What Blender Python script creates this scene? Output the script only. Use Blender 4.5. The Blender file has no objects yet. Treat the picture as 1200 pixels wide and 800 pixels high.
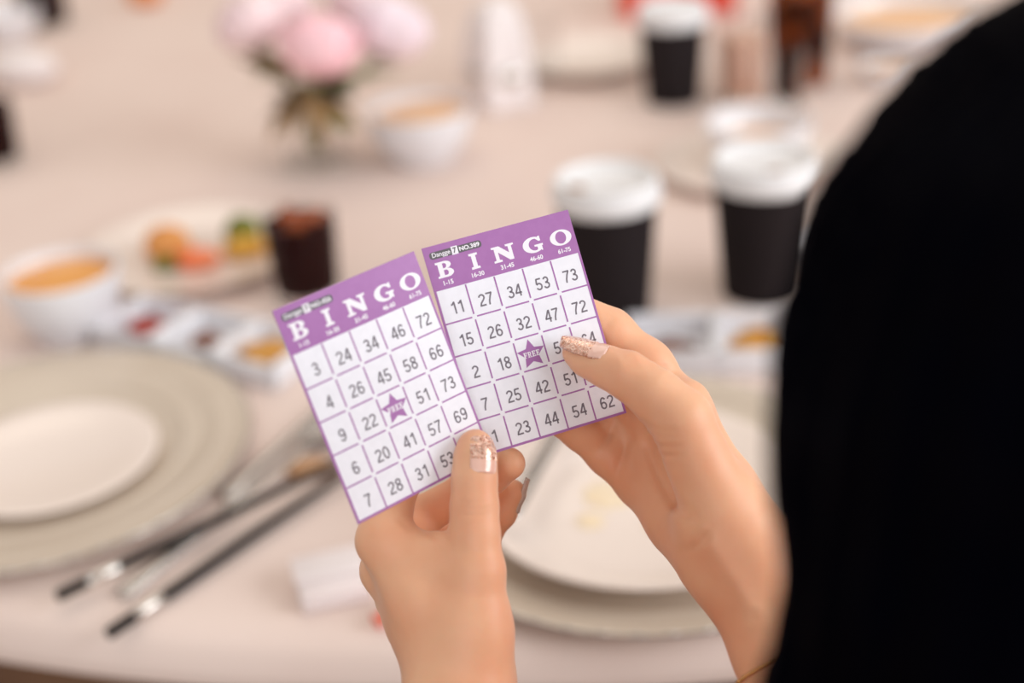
import bpy, bmesh, math, random
import numpy as np
from mathutils import Vector, Matrix
import openvdb

random.seed(7)
rng = np.random.default_rng(7)
S = bpy.context.scene
COL = S.collection
PI = math.pi

# ------------------------------------------------------------------ camera, world, lights, exposure
F_PX = 1667.0
TABLE_Z = 0.75
CAM = np.array([0.0, 0.0, TABLE_Z + 0.56])
PITCH, ROLL = math.radians(27.2), math.radians(4.0)
FW = np.array([0, math.cos(PITCH), -math.sin(PITCH)])
_u0 = np.array([0, math.sin(PITCH), math.cos(PITCH)])
_r0 = np.array([1.0, 0, 0])
RT = _r0 * math.cos(ROLL) - _u0 * math.sin(ROLL)
UP = _u0 * math.cos(ROLL) + _r0 * math.sin(ROLL)

cd = bpy.data.cameras.new('camera')
cam = bpy.data.objects.new('camera', cd)
COL.objects.link(cam)
cam.matrix_world = Matrix([[RT[i], UP[i], -FW[i], CAM[i]] for i in range(3)] + [[0, 0, 0, 1]])
cd.sensor_width = 36.0
cd.lens = 36.0 * F_PX / 1200.0
cd.clip_start = 0.02
cd.dof.use_dof = True
cd.dof.focus_distance = 0.566
cd.dof.aperture_fstop = 3.1
S.camera = cam

w = bpy.data.worlds.new('world')
S.world = w
w.use_nodes = True
bg = w.node_tree.nodes['Background']
bg.inputs[0].default_value = (1.0, 0.93, 0.88, 1)
bg.inputs[1].default_value = 0.54


def area(name, loc, target, sx, sy, power, color):
    l = bpy.data.lights.new(name, 'AREA')
    l.shape = 'RECTANGLE'
    l.size, l.size_y, l.energy, l.color = sx, sy, power, color
    o = bpy.data.objects.new(name, l)
    COL.objects.link(o)
    o.location = loc
    d = Vector(target) - Vector(loc)
    o.rotation_euler = d.to_track_quat('-Z', 'Y').to_euler()
    return o


area('window_daylight', (2.9, -0.25, 2.15), (0.0, 0.6, 0.95), 2.6, 1.8, 96, (0.92, 0.96, 1.0))
area('rear_fill_light', (0.2, -2.6, 2.3), (0.0, 0.6, 0.95), 3.0, 1.8, 44, (0.93, 0.97, 1.0))  # added fill to brighten the cards, no window known behind
area('ceiling_light', (-0.3, 2.4, 3.2), (0.0, 1.4, 0.75), 2.4, 2.4, 24, (1.0, 0.88, 0.74))

vs = S.view_settings
vs.view_transform = 'Standard'
vs.look = 'None'
vs.gamma = 1.0
vs.use_curve_mapping = False
vs.exposure = 0.0


# ------------------------------------------------------------------ helpers
def at(px, py, z):
    """world point seen at pixel (px, py) at depth z (metres)"""
    return CAM + z * (FW + RT * (px - 600) / F_PX - UP * (py - 400) / F_PX)


def ground(px, py, h=0.0):
    d = FW + RT * (px - 600) / F_PX - UP * (py - 400) / F_PX
    return CAM + (TABLE_Z + h - CAM[2]) / d[2] * d


def lin(c):
    return tuple(((v / 255 + 0.055) / 1.055) ** 2.4 if v / 255 > 0.04045 else v / 255 / 12.92 for v in c)


def mat(name, color, rough=0.5, metal=0.0, spec=0.5, noise=None, bump=None, sss=None, trans=0.0, ior=1.45, coat=0.0):
    """procedural principled material; color as sRGB 0-255"""
    m = bpy.data.materials.new(name)
    m.use_nodes = True
    nt = m.node_tree
    p = nt.nodes['Principled BSDF']
    c = lin(color) + (1,)
    p.inputs['Base Color'].default_value = c
    p.inputs['Roughness'].default_value = rough
    p.inputs['Metallic'].default_value = metal
    p.inputs['Specular IOR Level'].default_value = spec
    p.inputs['Transmission Weight'].default_value = trans
    p.inputs['IOR'].default_value = ior
    p.inputs['Coat Weight'].default_value = coat
    tc = nt.nodes.new('ShaderNodeTexCoord')
    if noise:
        scale, col2, lo, hi = noise
        n = nt.nodes.new('ShaderNodeTexNoise')
        n.inputs['Scale'].default_value = scale
        n.inputs['Detail'].default_value = 4
        nt.links.new(tc.outputs['Object'], n.inputs['Vector'])
        r = nt.nodes.new('ShaderNodeValToRGB')
        r.color_ramp.elements[0].position = lo
        r.color_ramp.elements[1].position = hi
        r.color_ramp.elements[0].color = c
        r.color_ramp.elements[1].color = lin(col2) + (1,)
        nt.links.new(n.outputs['Fac'], r.inputs['Fac'])
        nt.links.new(r.outputs['Color'], p.inputs['Base Color'])
    if bump:
        scale, strength, dist = bump
        n = nt.nodes.new('ShaderNodeTexNoise')
        n.inputs['Scale'].default_value = scale
        n.inputs['Detail'].default_value = 3
        nt.links.new(tc.outputs['Object'], n.inputs['Vector'])
        b = nt.nodes.new('ShaderNodeBump')
        b.inputs['Strength'].default_value = strength
        b.inputs['Distance'].default_value = dist
        nt.links.new(n.outputs['Fac'], b.inputs['Height'])
        nt.links.new(b.outputs['Normal'], p.inputs['Normal'])
    if sss:
        wgt, rad, sc = sss
        p.inputs['Subsurface Weight'].default_value = wgt
        p.inputs['Subsurface Radius'].default_value = rad
        p.inputs['Subsurface Scale'].default_value = sc
    return m


def link(name, me, parent=None, mats=None, smooth=True):
    if mats:
        for m in (mats if isinstance(mats, (list, tuple)) else [mats]):
            me.materials.append(m)
    if smooth:
        me.polygons.foreach_set('use_smooth', [True] * len(me.polygons))
    o = bpy.data.objects.new(name, me)
    COL.objects.link(o)
    if parent is not None:
        o.parent = parent
    return o


def obj(name, bm, mats, parent=None, loc=None, smooth=True, angle=40):
    bmesh.ops.recalc_face_normals(bm, faces=bm.faces)
    if smooth:
        for e in bm.edges:
            if len(e.link_faces) == 2 and e.calc_face_angle(0) > math.radians(angle):
                e.smooth = False
    me = bpy.data.meshes.new(name)
    bm.to_mesh(me)
    bm.free()
    o = link(name, me, parent, mats, smooth)
    if loc is not None:
        o.location = loc
    return o


def pydata(name, verts, faces, mats, parent=None, smooth=True, idx=None):
    me = bpy.data.meshes.new(name)
    me.from_pydata([tuple(v) for v in verts], [], [tuple(f) for f in faces])
    o = link(name, me, parent, mats, smooth)
    if idx is not None:
        me.polygons.foreach_set('material_index', idx)
    return o


def tag(o, label=None, cat=None, group=None, kind=None):
    for k, v in (('label', label), ('category', cat), ('group', group), ('kind', kind)):
        if v:
            o[k] = v
    return o


def thing(name, label, cat, loc=(0, 0, 0), rz=0.0, group=None):
    o = bpy.data.objects.new(name, None)
    o.empty_display_size = 0.03
    COL.objects.link(o)
    o.location = loc
    o.rotation_euler = (0, 0, rz)
    return tag(o, label, cat, group)


def copy_thing(o, label, loc, rz=0.0, group=None):
    r = o.copy()
    COL.objects.link(r)
    r.location = loc
    r.rotation_euler = (0, 0, rz)
    r['label'] = label
    if group:
        r['group'] = group
    for ch in list(o.children):
        c = ch.copy()
        COL.objects.link(c)
        c.parent = r
        for g in list(ch.children):
            d = g.copy()
            COL.objects.link(d)
            d.parent = c
    return r


def add_lathe(bm, prof, n=48, closed=False, mi=0, cx=0.0, cy=0.0):
    """revolve (r, z) profile about z; open ends on the axis are closed with a fan"""
    rings = []
    for r, z in prof:
        if r < 1e-6:
            rings.append([bm.verts.new((cx, cy, z))])
        else:
            rings.append([bm.verts.new((cx + r * math.cos(2 * PI * i / n), cy + r * math.sin(2 * PI * i / n), z)) for i in range(n)])
    pairs = list(zip(rings[:-1], rings[1:]))
    if closed:
        pairs.append((rings[-1], rings[0]))
    for a, b in pairs:
        for i in range(n):
            j = (i + 1) % n
            if len(a) == 1 and len(b) == 1:
                continue
            if len(a) == 1:
                f = bm.faces.new((a[0], b[i], b[j]))
            elif len(b) == 1:
                f = bm.faces.new((a[i], a[j], b[0]))
            else:
                f = bm.faces.new((a[i], a[j], b[j], b[i]))
            f.material_index = mi


def lathe(prof, n=48, closed=False):
    bm = bmesh.new()
    add_lathe(bm, prof, n, closed)
    return bm


def add_box(bm, lo, hi, bev=0.0, seg=2):
    r = bmesh.ops.create_cube(bm, size=1.0)
    vs_ = r['verts']
    for v in vs_:
        v.co = Vector([(lo[i] + hi[i]) / 2 + v.co[i] * (hi[i] - lo[i]) for i in range(3)])
    if bev > 0:
        es = list({e for v in vs_ for e in v.link_edges})
        bmesh.ops.bevel(bm, geom=es, offset=bev, segments=seg, affect='EDGES', profile=0.5)


def add_tube(bm, pts, radii, n=12, flat=None):
    """tapered tube along points; flat = (vertical scale) squashes the section in z"""
    pts = [Vector(p) for p in pts]
    rings = []
    for i, p in enumerate(pts):
        d = (pts[min(i + 1, len(pts) - 1)] - pts[max(i - 1, 0)]).normalized()
        ref = Vector((0, 0, 1)) if abs(d.z) < 0.9 else Vector((1, 0, 0))
        a = d.cross(ref).normalized()
        b = a.cross(d).normalized()
        r = radii[i] if isinstance(radii, (list, tuple)) else radii
        ring = []
        for k in range(n):
            t = 2 * PI * k / n
            ring.append(bm.verts.new(p + a * (r * math.cos(t)) + b * (r * math.sin(t) * (flat or 1.0))))
        rings.append(ring)
    for a, b in zip(rings[:-1], rings[1:]):
        for k in range(n):
            bm.faces.new((a[k], a[(k + 1) % n], b[(k + 1) % n], b[k]))
    bm.faces.new(list(reversed(rings[0])))
    bm.faces.new(rings[-1])


# ------------------------------------------------------------------ materials
M = {}
M['cloth'] = mat('table_linen', (231, 211, 201), 0.85, spec=0.1, noise=(6, (226, 204, 194), 0.35, 0.7), bump=(900, 0.15, 0.0006))
M['carpet'] = mat('carpet', (150, 118, 98), 0.95, noise=(14, (120, 92, 78), 0.4, 0.6))
M['wood'] = mat('table_wood', (120, 85, 60), 0.6, noise=(9, (95, 66, 48), 0.4, 0.6))
M['china'] = mat('white_china', (238, 222, 211), 0.18, spec=0.5, coat=0.2)
M['china_cool'] = mat('white_porcelain', (228, 226, 229), 0.15, spec=0.6, coat=0.3)
M['charger'] = mat('taupe_glaze', (206, 190, 172), 0.28, spec=0.5, noise=(5, (196, 179, 161), 0.4, 0.65), coat=0.2)
M['silver'] = mat('silver', (216, 210, 204), 0.22, metal=1.0, noise=(60, (196, 190, 184), 0.4, 0.6))
M['steel'] = mat('polished_steel', (182, 176, 172), 0.24, metal=1.0)
M['black_lacquer'] = mat('black_lacquer', (24, 19, 19), 0.4, spec=0.12)
M['cup_black'] = mat('black_cardboard', (38, 32, 33), 0.7, spec=0.08, bump=(500, 0.1, 0.0004))
M['lid'] = mat('white_plastic', (230, 228, 228), 0.35, spec=0.5)
M['coffee'] = mat('coffee_stain', (150, 105, 70), 0.4)
M['cola'] = mat('cola', (44, 14, 14), 0.1, spec=0.02)
M['iced_cola'] = mat('iced_cola', (44, 14, 10), 0.1, spec=0.02, noise=(26, (150, 70, 24), 0.45, 0.62))
M['amber'] = mat('amber_ice', (176, 84, 26), 0.15, noise=(40, (120, 50, 18), 0.4, 0.6))
M['peach'] = mat('peach_juice', (232, 188, 166), 0.15, noise=(20, (226, 176, 150), 0.4, 0.6))
M['glass'] = mat('clear_glass', (250, 250, 250), 0.02, trans=1.0, ior=1.22)
M['soup'] = mat('orange_soup', (236, 166, 84), 0.25, spec=0.5, noise=(30, (226, 150, 66), 0.4, 0.65))
M['soup_pale'] = mat('creamy_soup', (244, 196, 148), 0.3, noise=(30, (238, 180, 124), 0.4, 0.65))
M['red_sauce'] = mat('chilli_sauce', (176, 52, 36), 0.25, noise=(90, (140, 34, 24), 0.4, 0.6))
M['brown_sauce'] = mat('brown_sauce', (130, 78, 56), 0.25, noise=(90, (104, 60, 44), 0.4, 0.6))
M['mustard'] = mat('golden_relish', (214, 156, 68), 0.35, noise=(110, (190, 126, 48), 0.4, 0.6))
M['crust'] = mat('fried_crust', (232, 166, 96), 0.7, noise=(70, (212, 136, 70), 0.35, 0.65), bump=(160, 0.6, 0.003))
M['tomato'] = mat('orange_red_prawn', (246, 122, 72), 0.3, noise=(50, (250, 150, 104), 0.4, 0.65))
M['broccoli'] = mat('broccoli', (128, 128, 48), 0.8, noise=(120, (96, 104, 34), 0.35, 0.6), bump=(200, 0.8, 0.003))
M['squash'] = mat('yellow_squash', (218, 164, 58), 0.5, noise=(60, (200, 140, 44), 0.4, 0.6))
M['rose'] = mat('pink_petal', (252, 208, 214), 0.6, spec=0.1, noise=(16, (250, 196, 204), 0.4, 0.65))
M['rose_pale'] = mat('blush_petal', (246, 224, 224), 0.6, spec=0.1, noise=(16, (242, 214, 218), 0.4, 0.65))
M['rose_lilac'] = mat('lilac_petal', (244, 226, 232), 0.6, spec=0.1, noise=(16, (238, 218, 226), 0.4, 0.65))
M['leaf'] = mat('leaf_green', (140, 146, 88), 0.55, noise=(20, (112, 120, 66), 0.35, 0.65))
M['dry_leaf'] = mat('brown_foliage', (164, 128, 82), 0.7, noise=(24, (120, 92, 58), 0.35, 0.65))
M['dark_leaf'] = mat('dark_foliage', (62, 66, 40), 0.6, noise=(24, (48, 42, 28), 0.35, 0.65))
M['napkin'] = mat('napkin_linen', (236, 226, 224), 0.85, spec=0.2, bump=(700, 0.2, 0.0006))
M['red'] = mat('red_card', (222, 84, 62), 0.5, noise=(10, (212, 70, 52), 0.4, 0.6))
M['orange'] = mat('orange_peel', (232, 150, 78), 0.5, noise=(20, (220, 130, 60), 0.4, 0.6))
M['film'] = mat('clear_plastic', (250, 238, 236), 0.3, spec=0.4, trans=0.2, ior=1.15)
M['sweet'] = mat('pale_pink_wrap', (232, 206, 200), 0.5, noise=(70, (222, 164, 142), 0.5, 0.62))
M['coral'] = mat('coral_wrap', (238, 128, 104), 0.5, noise=(40, (230, 110, 88), 0.4, 0.6))
M['tan'] = mat('tan_ceramic', (196, 150, 110), 0.35, noise=(30, (180, 132, 94), 0.4, 0.6))
M['shade_drop'] = mat('painted_shade_brown', (122, 92, 72), 0.85, spec=0.1, noise=(8, (110, 82, 64), 0.4, 0.6))  # brown colour stands in for shade on the hanging cloth
M['skin'] = mat('skin', (238, 184, 147), 0.45, spec=0.4, noise=(38, (232, 169, 133), 0.35, 0.7), bump=(1400, 0.10, 0.0005),
                sss=(0.22, (1.0, 0.35, 0.2), 0.006))
_p = M['skin'].node_tree.nodes['Principled BSDF']
_p.inputs['Sheen Weight'].default_value = 0.22
_p.inputs['Sheen Roughness'].default_value = 0.35
M['hair'] = mat('black_hair', (2, 2, 7), 0.6, spec=0.01, noise=(40, (4, 3, 7), 0.4, 0.6))
M['dress'] = mat('dark_fabric', (26, 24, 30), 0.9, spec=0.1, noise=(60, (20, 19, 24), 0.4, 0.6))
M['gold'] = mat('gold_chain', (226, 178, 120), 0.25, metal=1.0)
M['eye'] = mat('eye_white', (236, 230, 226), 0.1)
M['paper'] = mat('card_paper', (240, 239, 246), 0.38, spec=0.5, noise=(300, (237, 236, 243), 0.4, 0.6))
M['purple'] = mat('purple_ink', (166, 106, 170), 0.45, spec=0.8, noise=(250, (163, 102, 167), 0.4, 0.6))
M['ink'] = mat('grey_ink', (122, 115, 124), 0.45, spec=0.4)
M['ink_white'] = mat('white_print', (242, 238, 244), 0.4, spec=0.45)
M['tag'] = mat('dark_grey_print', (96, 92, 96), 0.42, spec=0.5)
M['nail_clear'] = mat('clear_nail', (238, 192, 174), 0.08, spec=0.7, coat=0.6)
M['nail_grey'] = mat('taupe_nail_varnish', (200, 182, 172), 0.12, spec=0.6, coat=0.6)


def glitter_mat():
    m = mat('rose_gold_glitter', (236, 186, 160), 0.25, coat=0.8)
    nt = m.node_tree
    p = nt.nodes['Principled BSDF']
    tc = nt.nodes.new('ShaderNodeTexCoord')
    v = nt.nodes.new('ShaderNodeTexVoronoi')
    v.inputs['Scale'].default_value = 1500
    nt.links.new(tc.outputs['Object'], v.inputs['Vector'])
    r = nt.nodes.new('ShaderNodeValToRGB')
    e = r.color_ramp.elements
    e[0].color = lin((206, 140, 112)) + (1,)
    e[1].color = lin((252, 216, 196)) + (1,)
    sep = nt.nodes.new('ShaderNodeSeparateColor')
    nt.links.new(v.outputs['Color'], sep.inputs['Color'])
    nt.links.new(sep.outputs['Red'], r.inputs['Fac'])
    nt.links.new(r.outputs['Color'], p.inputs['Base Color'])
    mr = nt.nodes.new('ShaderNodeMath')
    mr.operation = 'GREATER_THAN'
    mr.inputs[1].default_value = 0.55
    nt.links.new(sep.outputs['Green'], mr.inputs[0])
    mm = nt.nodes.new('ShaderNodeMath')
    mm.operation = 'MULTIPLY'
    mm.inputs[1].default_value = 0.8
    nt.links.new(mr.outputs[0], mm.inputs[0])
    nt.links.new(mm.outputs[0], p.inputs['Metallic'])
    nm = nt.nodes.new('ShaderNodeBump')
    nm.inputs['Strength'].default_value = 0.6
    nm.inputs['Distance'].default_value = 0.0003
    nt.links.new(sep.outputs['Blue'], nm.inputs['Height'])
    nt.links.new(nm.outputs['Normal'], p.inputs['Normal'])
    return m


M['glitter'] = glitter_mat()

# ------------------------------------------------------------------ setting: floor, table, cloth
bm = bmesh.new()
add_box(bm, (-3.5, -2.5, -0.05), (3.5, 5.0, 0.0))
tag(obj('floor', bm, M['carpet'], smooth=False), kind='structure')

bm = bmesh.new()
add_box(bm, (-3.5, 5.0, 0.0), (3.5, 5.1, 2.8))
tag(obj('wall_back', bm, mat('wall_paint', (232, 216, 200), 0.9, noise=(3, (226, 210, 194), 0.4, 0.6)), smooth=False), kind='structure')
bm = bmesh.new()
add_box(bm, (-3.5, 4.975, 0.0), (3.5, 5.0, 0.12), 0.006)
tag(obj('baseboard_back', bm, M['wood'], smooth=False), kind='structure')

TC = (0.07, 1.96)
TR = 1.280
tb = thing('banquet_table', 'large round banquet table under the beige tablecloth', 'table', (TC[0], TC[1], 0))
obj('tabletop', lathe([(0, 0.715), (TR - 0.02, 0.715), (TR - 0.012, 0.722), (TR - 0.012, 0.738), (TR - 0.02, 0.745), (0, 0.745)], 96), M['wood'], tb)
obj('pedestal', lathe([(0, 0), (0.40, 0), (0.40, 0.03), (0.10, 0.08), (0.06, 0.2), (0.06, 0.6), (0.2, 0.715), (0, 0.715)], 48), M['wood'], tb)

bm = bmesh.new()
NA = 360
prof = [(0.0, 0.7495), (0.3, 0.75), (0.6, 0.75), (1.1, 0.75), (TR - 0.03, 0.75), (TR - 0.012, 0.7485), (TR - 0.001, 0.742), (TR + 0.005, 0.73)]
rings = []
NS = 4
for k in range(len(prof) + NS):
    ring = []
    for i in range(NA):
        a = 2 * PI * i / NA
        if k < len(prof):
            r, z = prof[k]
            r = max(r, 1e-4)
        else:
            t = (k - len(prof) + 1) / NS
            z = 0.73 - t * 0.010
            r = TR + 0.006 + t * 0.001
        ring.append(bm.verts.new((r * math.cos(a), r * math.sin(a), z)))
    rings.append(ring)
for a_, b_ in zip(rings[:-1], rings[1:]):
    for i in range(NA):
        bm.faces.new((a_[i], a_[(i + 1) % NA], b_[(i + 1) % NA], b_[i]))
bmesh.ops.remove_doubles(bm, verts=bm.verts, dist=1e-3 * 0.05)
tc_ = tag(obj('tablecloth', bm, M['cloth'], loc=(TC[0], TC[1], 0)), 'plain beige tablecloth spread over the round table', 'tablecloth')
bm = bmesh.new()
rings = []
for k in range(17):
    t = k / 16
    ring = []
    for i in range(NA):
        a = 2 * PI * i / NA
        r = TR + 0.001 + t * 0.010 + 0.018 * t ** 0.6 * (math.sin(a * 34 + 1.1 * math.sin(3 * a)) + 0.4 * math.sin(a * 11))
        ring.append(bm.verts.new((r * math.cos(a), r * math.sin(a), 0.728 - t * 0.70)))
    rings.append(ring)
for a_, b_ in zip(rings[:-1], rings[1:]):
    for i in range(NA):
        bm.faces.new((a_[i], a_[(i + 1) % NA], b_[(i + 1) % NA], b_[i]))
obj('shade_drop', bm, M['shade_drop'], tc_)['label'] = 'hanging cloth side with its shade painted in as brown'

# ------------------------------------------------------------------ bingo cards
CELL = 0.0119
CH = 1.1


def fill2d(polys):
    """fill closed 2D polygons (holes by even-odd) -> verts, faces"""
    c = bpy.data.curves.new('tmp', 'CURVE')
    c.dimensions = '2D'
    c.fill_mode = 'BOTH'
    for pl in polys:
        s = c.splines.new('POLY')
        s.points.add(len(pl) - 1)
        for i, (x, y) in enumerate(pl):
            s.points[i].co = (x, y, 0, 1)
        s.use_cyclic_u = True
    return _eval(c)


def _eval(c):
    o = bpy.data.objects.new('tmp', c)
    COL.objects.link(o)
    dg = bpy.context.evaluated_depsgraph_get()
    me = o.evaluated_get(dg).to_mesh()
    vs_ = [(v.co.x, v.co.y) for v in me.vertices]
    fs_ = [tuple(p.vertices) for p in me.polygons]
    # keep faces facing +z
    out = []
    for f in fs_:
        a = sum(vs_[f[i]][0] * vs_[f[(i + 1) % len(f)]][1] - vs_[f[(i + 1) % len(f)]][0] * vs_[f[i]][1] for i in range(len(f)))
        out.append(f if a > 0 else tuple(reversed(f)))
    o.evaluated_get(dg).to_mesh_clear()
    bpy.data.objects.remove(o)
    bpy.data.curves.remove(c)
    return vs_, out


_tc = {}


def text2d(s, bold=0.0):
    k = (s, bold)
    if k not in _tc:
        c = bpy.data.curves.new('tmp', 'FONT')
        c.body = s
        c.offset = bold
        c.fill_mode = 'BOTH'
        c.resolution_u = 4
        v, f = _eval(c)
        v = np.array(v)
        lo, hi = v.min(0), v.max(0)
        _tc[k] = ((v - (lo + hi) / 2), f, hi - lo)
    return _tc[k]


def arc(cx, cy, rx, ry, a0, a1, n=20):
    return [(cx + rx * math.cos(math.radians(a0 + (a1 - a0) * i / n)), cy + ry * math.sin(math.radians(a0 + (a1 - a0) * i / n))) for i in range(n + 1)]


# plain sans digits drawn as broad strokes in a box 0.56 wide and 1 high
W_ = 0.135
D_ = W_ / 2
DIG = {
    '0': [arc(.28, .5, .28 - D_, .5 - D_, 0, 360, 28)],
    '1': [[(.36, 0), (.36, 1)], [(.08, .76), (.22, .80), (.31, .93)]],
    '2': [arc(.28, .72, .28 - D_, .28 - D_, 170, -30, 14) + [(.40, .52), (.14, .26), (D_ + .01, D_)], [(.01, D_), (.55, D_)]],
    '3': [arc(.27, .735, .25 - D_, .265 - D_, 165, -80, 14) + [(.2, .53)], [(.2, .53)] + arc(.27, .285, .285 - D_, .285 - D_, 80, -165, 16)],
    '4': [[(.42, 0), (.42, 1)], [(.38, .95), (.05, .30)], [(0, .29), (.56, .29)]],
    '5': [[(.51, 1 - D_), (.12, 1 - D_)], [(.14, .96), (.08, .50)], [(.08, .50)] + arc(.27, .315, .29 - D_, .315 - D_, 130, -160, 18)],
    '6': [arc(.285, .31, .275 - D_, .31 - D_, 0, 360, 24), arc(.30, .5, .295 - D_, .5 - D_, 190, 40, 18)],
    '7': [[(.01, 1 - D_), (.55, 1 - D_)], [(.50, .92), (.34, .62), (.22, .30), (.17, 0)]],
    '8': [arc(.28, .74, .25 - D_, .26 - D_, 0, 360, 22), arc(.28, .285, .28 - D_, .285 - D_, 0, 360, 24)],
    '9': [arc(.275, .69, .275 - D_, .31 - D_, 0, 360, 24), arc(.26, .5, .295 - D_, .5 - D_, 10, -140, 18)],
}


def stroke(pts, hw):
    """mitred strip along a polyline -> verts, quads"""
    p = np.array(pts, float)
    closed = np.linalg.norm(p[0] - p[-1]) < 1e-6
    d = np.diff(p, axis=0)
    d /= np.linalg.norm(d, axis=1)[:, None] + 1e-12
    V, Fc = [], []
    for i in range(len(p)):
        a_ = d[i - 1] if i > 0 else (d[-1] if closed else d[0])
        b_ = d[i] if i < len(d) else (d[0] if closed else d[-1])
        m_ = a_ + b_
        m_ /= np.linalg.norm(m_) + 1e-12
        n_ = np.array([-m_[1], m_[0]]) * hw / max(0.5, m_ @ a_)
        V += [p[i] - n_, p[i] + n_]
    for i in range(len(p) - 1):
        Fc.append((2 * i, 2 * i + 2, 2 * i + 3, 2 * i + 1))
    return V, Fc


def digits2d(s):
    V, Fc, x = [], [], 0.0
    for ch in s:
        for pl in DIG[ch]:
            v, f = stroke([(a_ + x, b_) for a_, b_ in pl], W_ / 2)
            b = len(V)
            V += v
            Fc += [tuple(b + i for i in q) for q in f]
        x += 0.66 if ch != '1' else 0.60
    V = np.array(V)
    return V - [(V[:, 0].min() + V[:, 0].max()) / 2, 0.5], Fc


# slab-serif capitals in a unit-high box (x, y up)
SLAB = {
    'I': [[(0, 0), (.52, 0), (.52, .13), (.39, .16), (.39, .84), (.52, .87), (.52, 1), (0, 1), (0, .87), (.13, .84), (.13, .16), (0, .13)]],
    'B': [[(0, 0), (.5, 0)] + arc(.52, .27, .36, .27, -90, 80) + arc(.5, .76, .32, .24, -60, 90) + [(0, 1), (0, .88), (.11, .85), (.11, .15), (0, .12)],
          [(.37, .13), (.48, .13)] + arc(.48, .29, .12, .16, -90, 90) + [(.37, .45)],
          [(.37, .57), (.46, .57)] + arc(.46, .73, .10, .15, -90, 90) + [(.37, .88)]],
    'N': [[(0, 0), (.40, 0), (.40, .12), (.29, .15), (.29, .62), (.78, 0), (.98, 0), (.98, .86), (1.1, .89), (1.1, 1), (.70, 1), (.70, .89), (.81, .86), (.81, .46),
           (.38, 1), (0, 1), (0, .89), (.12, .86), (.12, .15), (0, .12)]],
    'G': [[(.98, .48), (.56, .48), (.56, .37), (.69, .34), (.69, .2)] + list(reversed(arc(.56, .5, .25, .37, 110, 292, 24)))[0:0]
          + arc(.58, .5, .28, .38, 290, 70, 30) + [(.80, .68), (.90, .68), (.90, 1.0), (.81, 1.0), (.77, .93)]
          + arc(.52, .5, .52, .52, 62, 310, 40) + [(.86, .04), (.92, .04), (.92, .34), (.98, .37)]],
    'O': [arc(.55, .5, .55, .52, 0, 357, 60), arc(.55, .5, .27, .40, 0, 357, 60)],
    'F': [[(0, 0), (.46, 0), (.46, .11), (.34, .13), (.34, .42), (.48, .42), (.5, .32), (.58, .32), (.58, .68), (.5, .68), (.48, .56), (.34, .56), (.34, .87), (.56, .87),
           (.6, .7), (.7, .7), (.7, 1), (0, 1), (0, .89), (.1, .87), (.1, .13), (0, .11)]],
    'E': [[(0, 0), (.72, 0), (.72, .32), (.62, .32), (.58, .13), (.34, .13), (.34, .44), (.46, .44), (.48, .34), (.56, .34), (.56, .68), (.48, .68), (.46, .58), (.34, .58),
           (.34, .87), (.56, .87), (.6, .7), (.7, .7), (.7, 1), (0, 1), (0, .89), (.1, .87), (.1, .13), (0, .11)]],
    'R': [[(0, 0), (.43, 0), (.43, .11), (.34, .13), (.34, .42), (.42, .42), (.58, 0), (.84, 0), (.84, .11), (.76, .13), (.64, .44)]
          + arc(.48, .71, .3, .29, -55, 90) + [(0, 1), (0, .89), (.1, .87), (.1, .13), (0, .11)],
          [(.34, .55), (.44, .55)] + arc(.44, .71, .12, .16, -90, 90) + [(.34, .87)]],
}


class Print:
    """collects flat print layers in card cell units (u right, v down) into one mesh"""

    def __init__(self):
        self.v, self.f, self.m = [], [], []

    def add(self, verts, faces, z, mi):
        b = len(self.v)
        for x, y in verts:
            self.v.append(((x - 2.5) * CELL, -(y - 2.5) * CH * CELL, z))
        for f in faces:
            self.f.append(tuple(b + i for i in reversed(f)))
            self.m.append(mi)

    def rect(self, u0, v0, u1, v1, z, mi):
        self.add([(u0, v0), (u0, v1), (u1, v1), (u1, v0)], [(0, 3, 2, 1)], z, mi)

    def shape(self, vf, cu, cv, sx, sy, z, mi):
        """vf in y-up units; placed so its origin sits on (cu, cv); sx in u, sy in cell widths (y)"""
        vv, ff = vf
        self.add([(cu + x * sx, cv - y * sy / CH) for x, y in vv], [tuple(reversed(f)) for f in ff], z, mi)


_slabc = {}


def slab(ch):
    if ch not in _slabc:
        v, f = fill2d(SLAB[ch])
        v = np.array(v)
        lo, hi = v.min(0), v.max(0)
        _slabc[ch] = (v - (lo + hi) / 2, f, hi - lo)
    return _slabc[ch]


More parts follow.
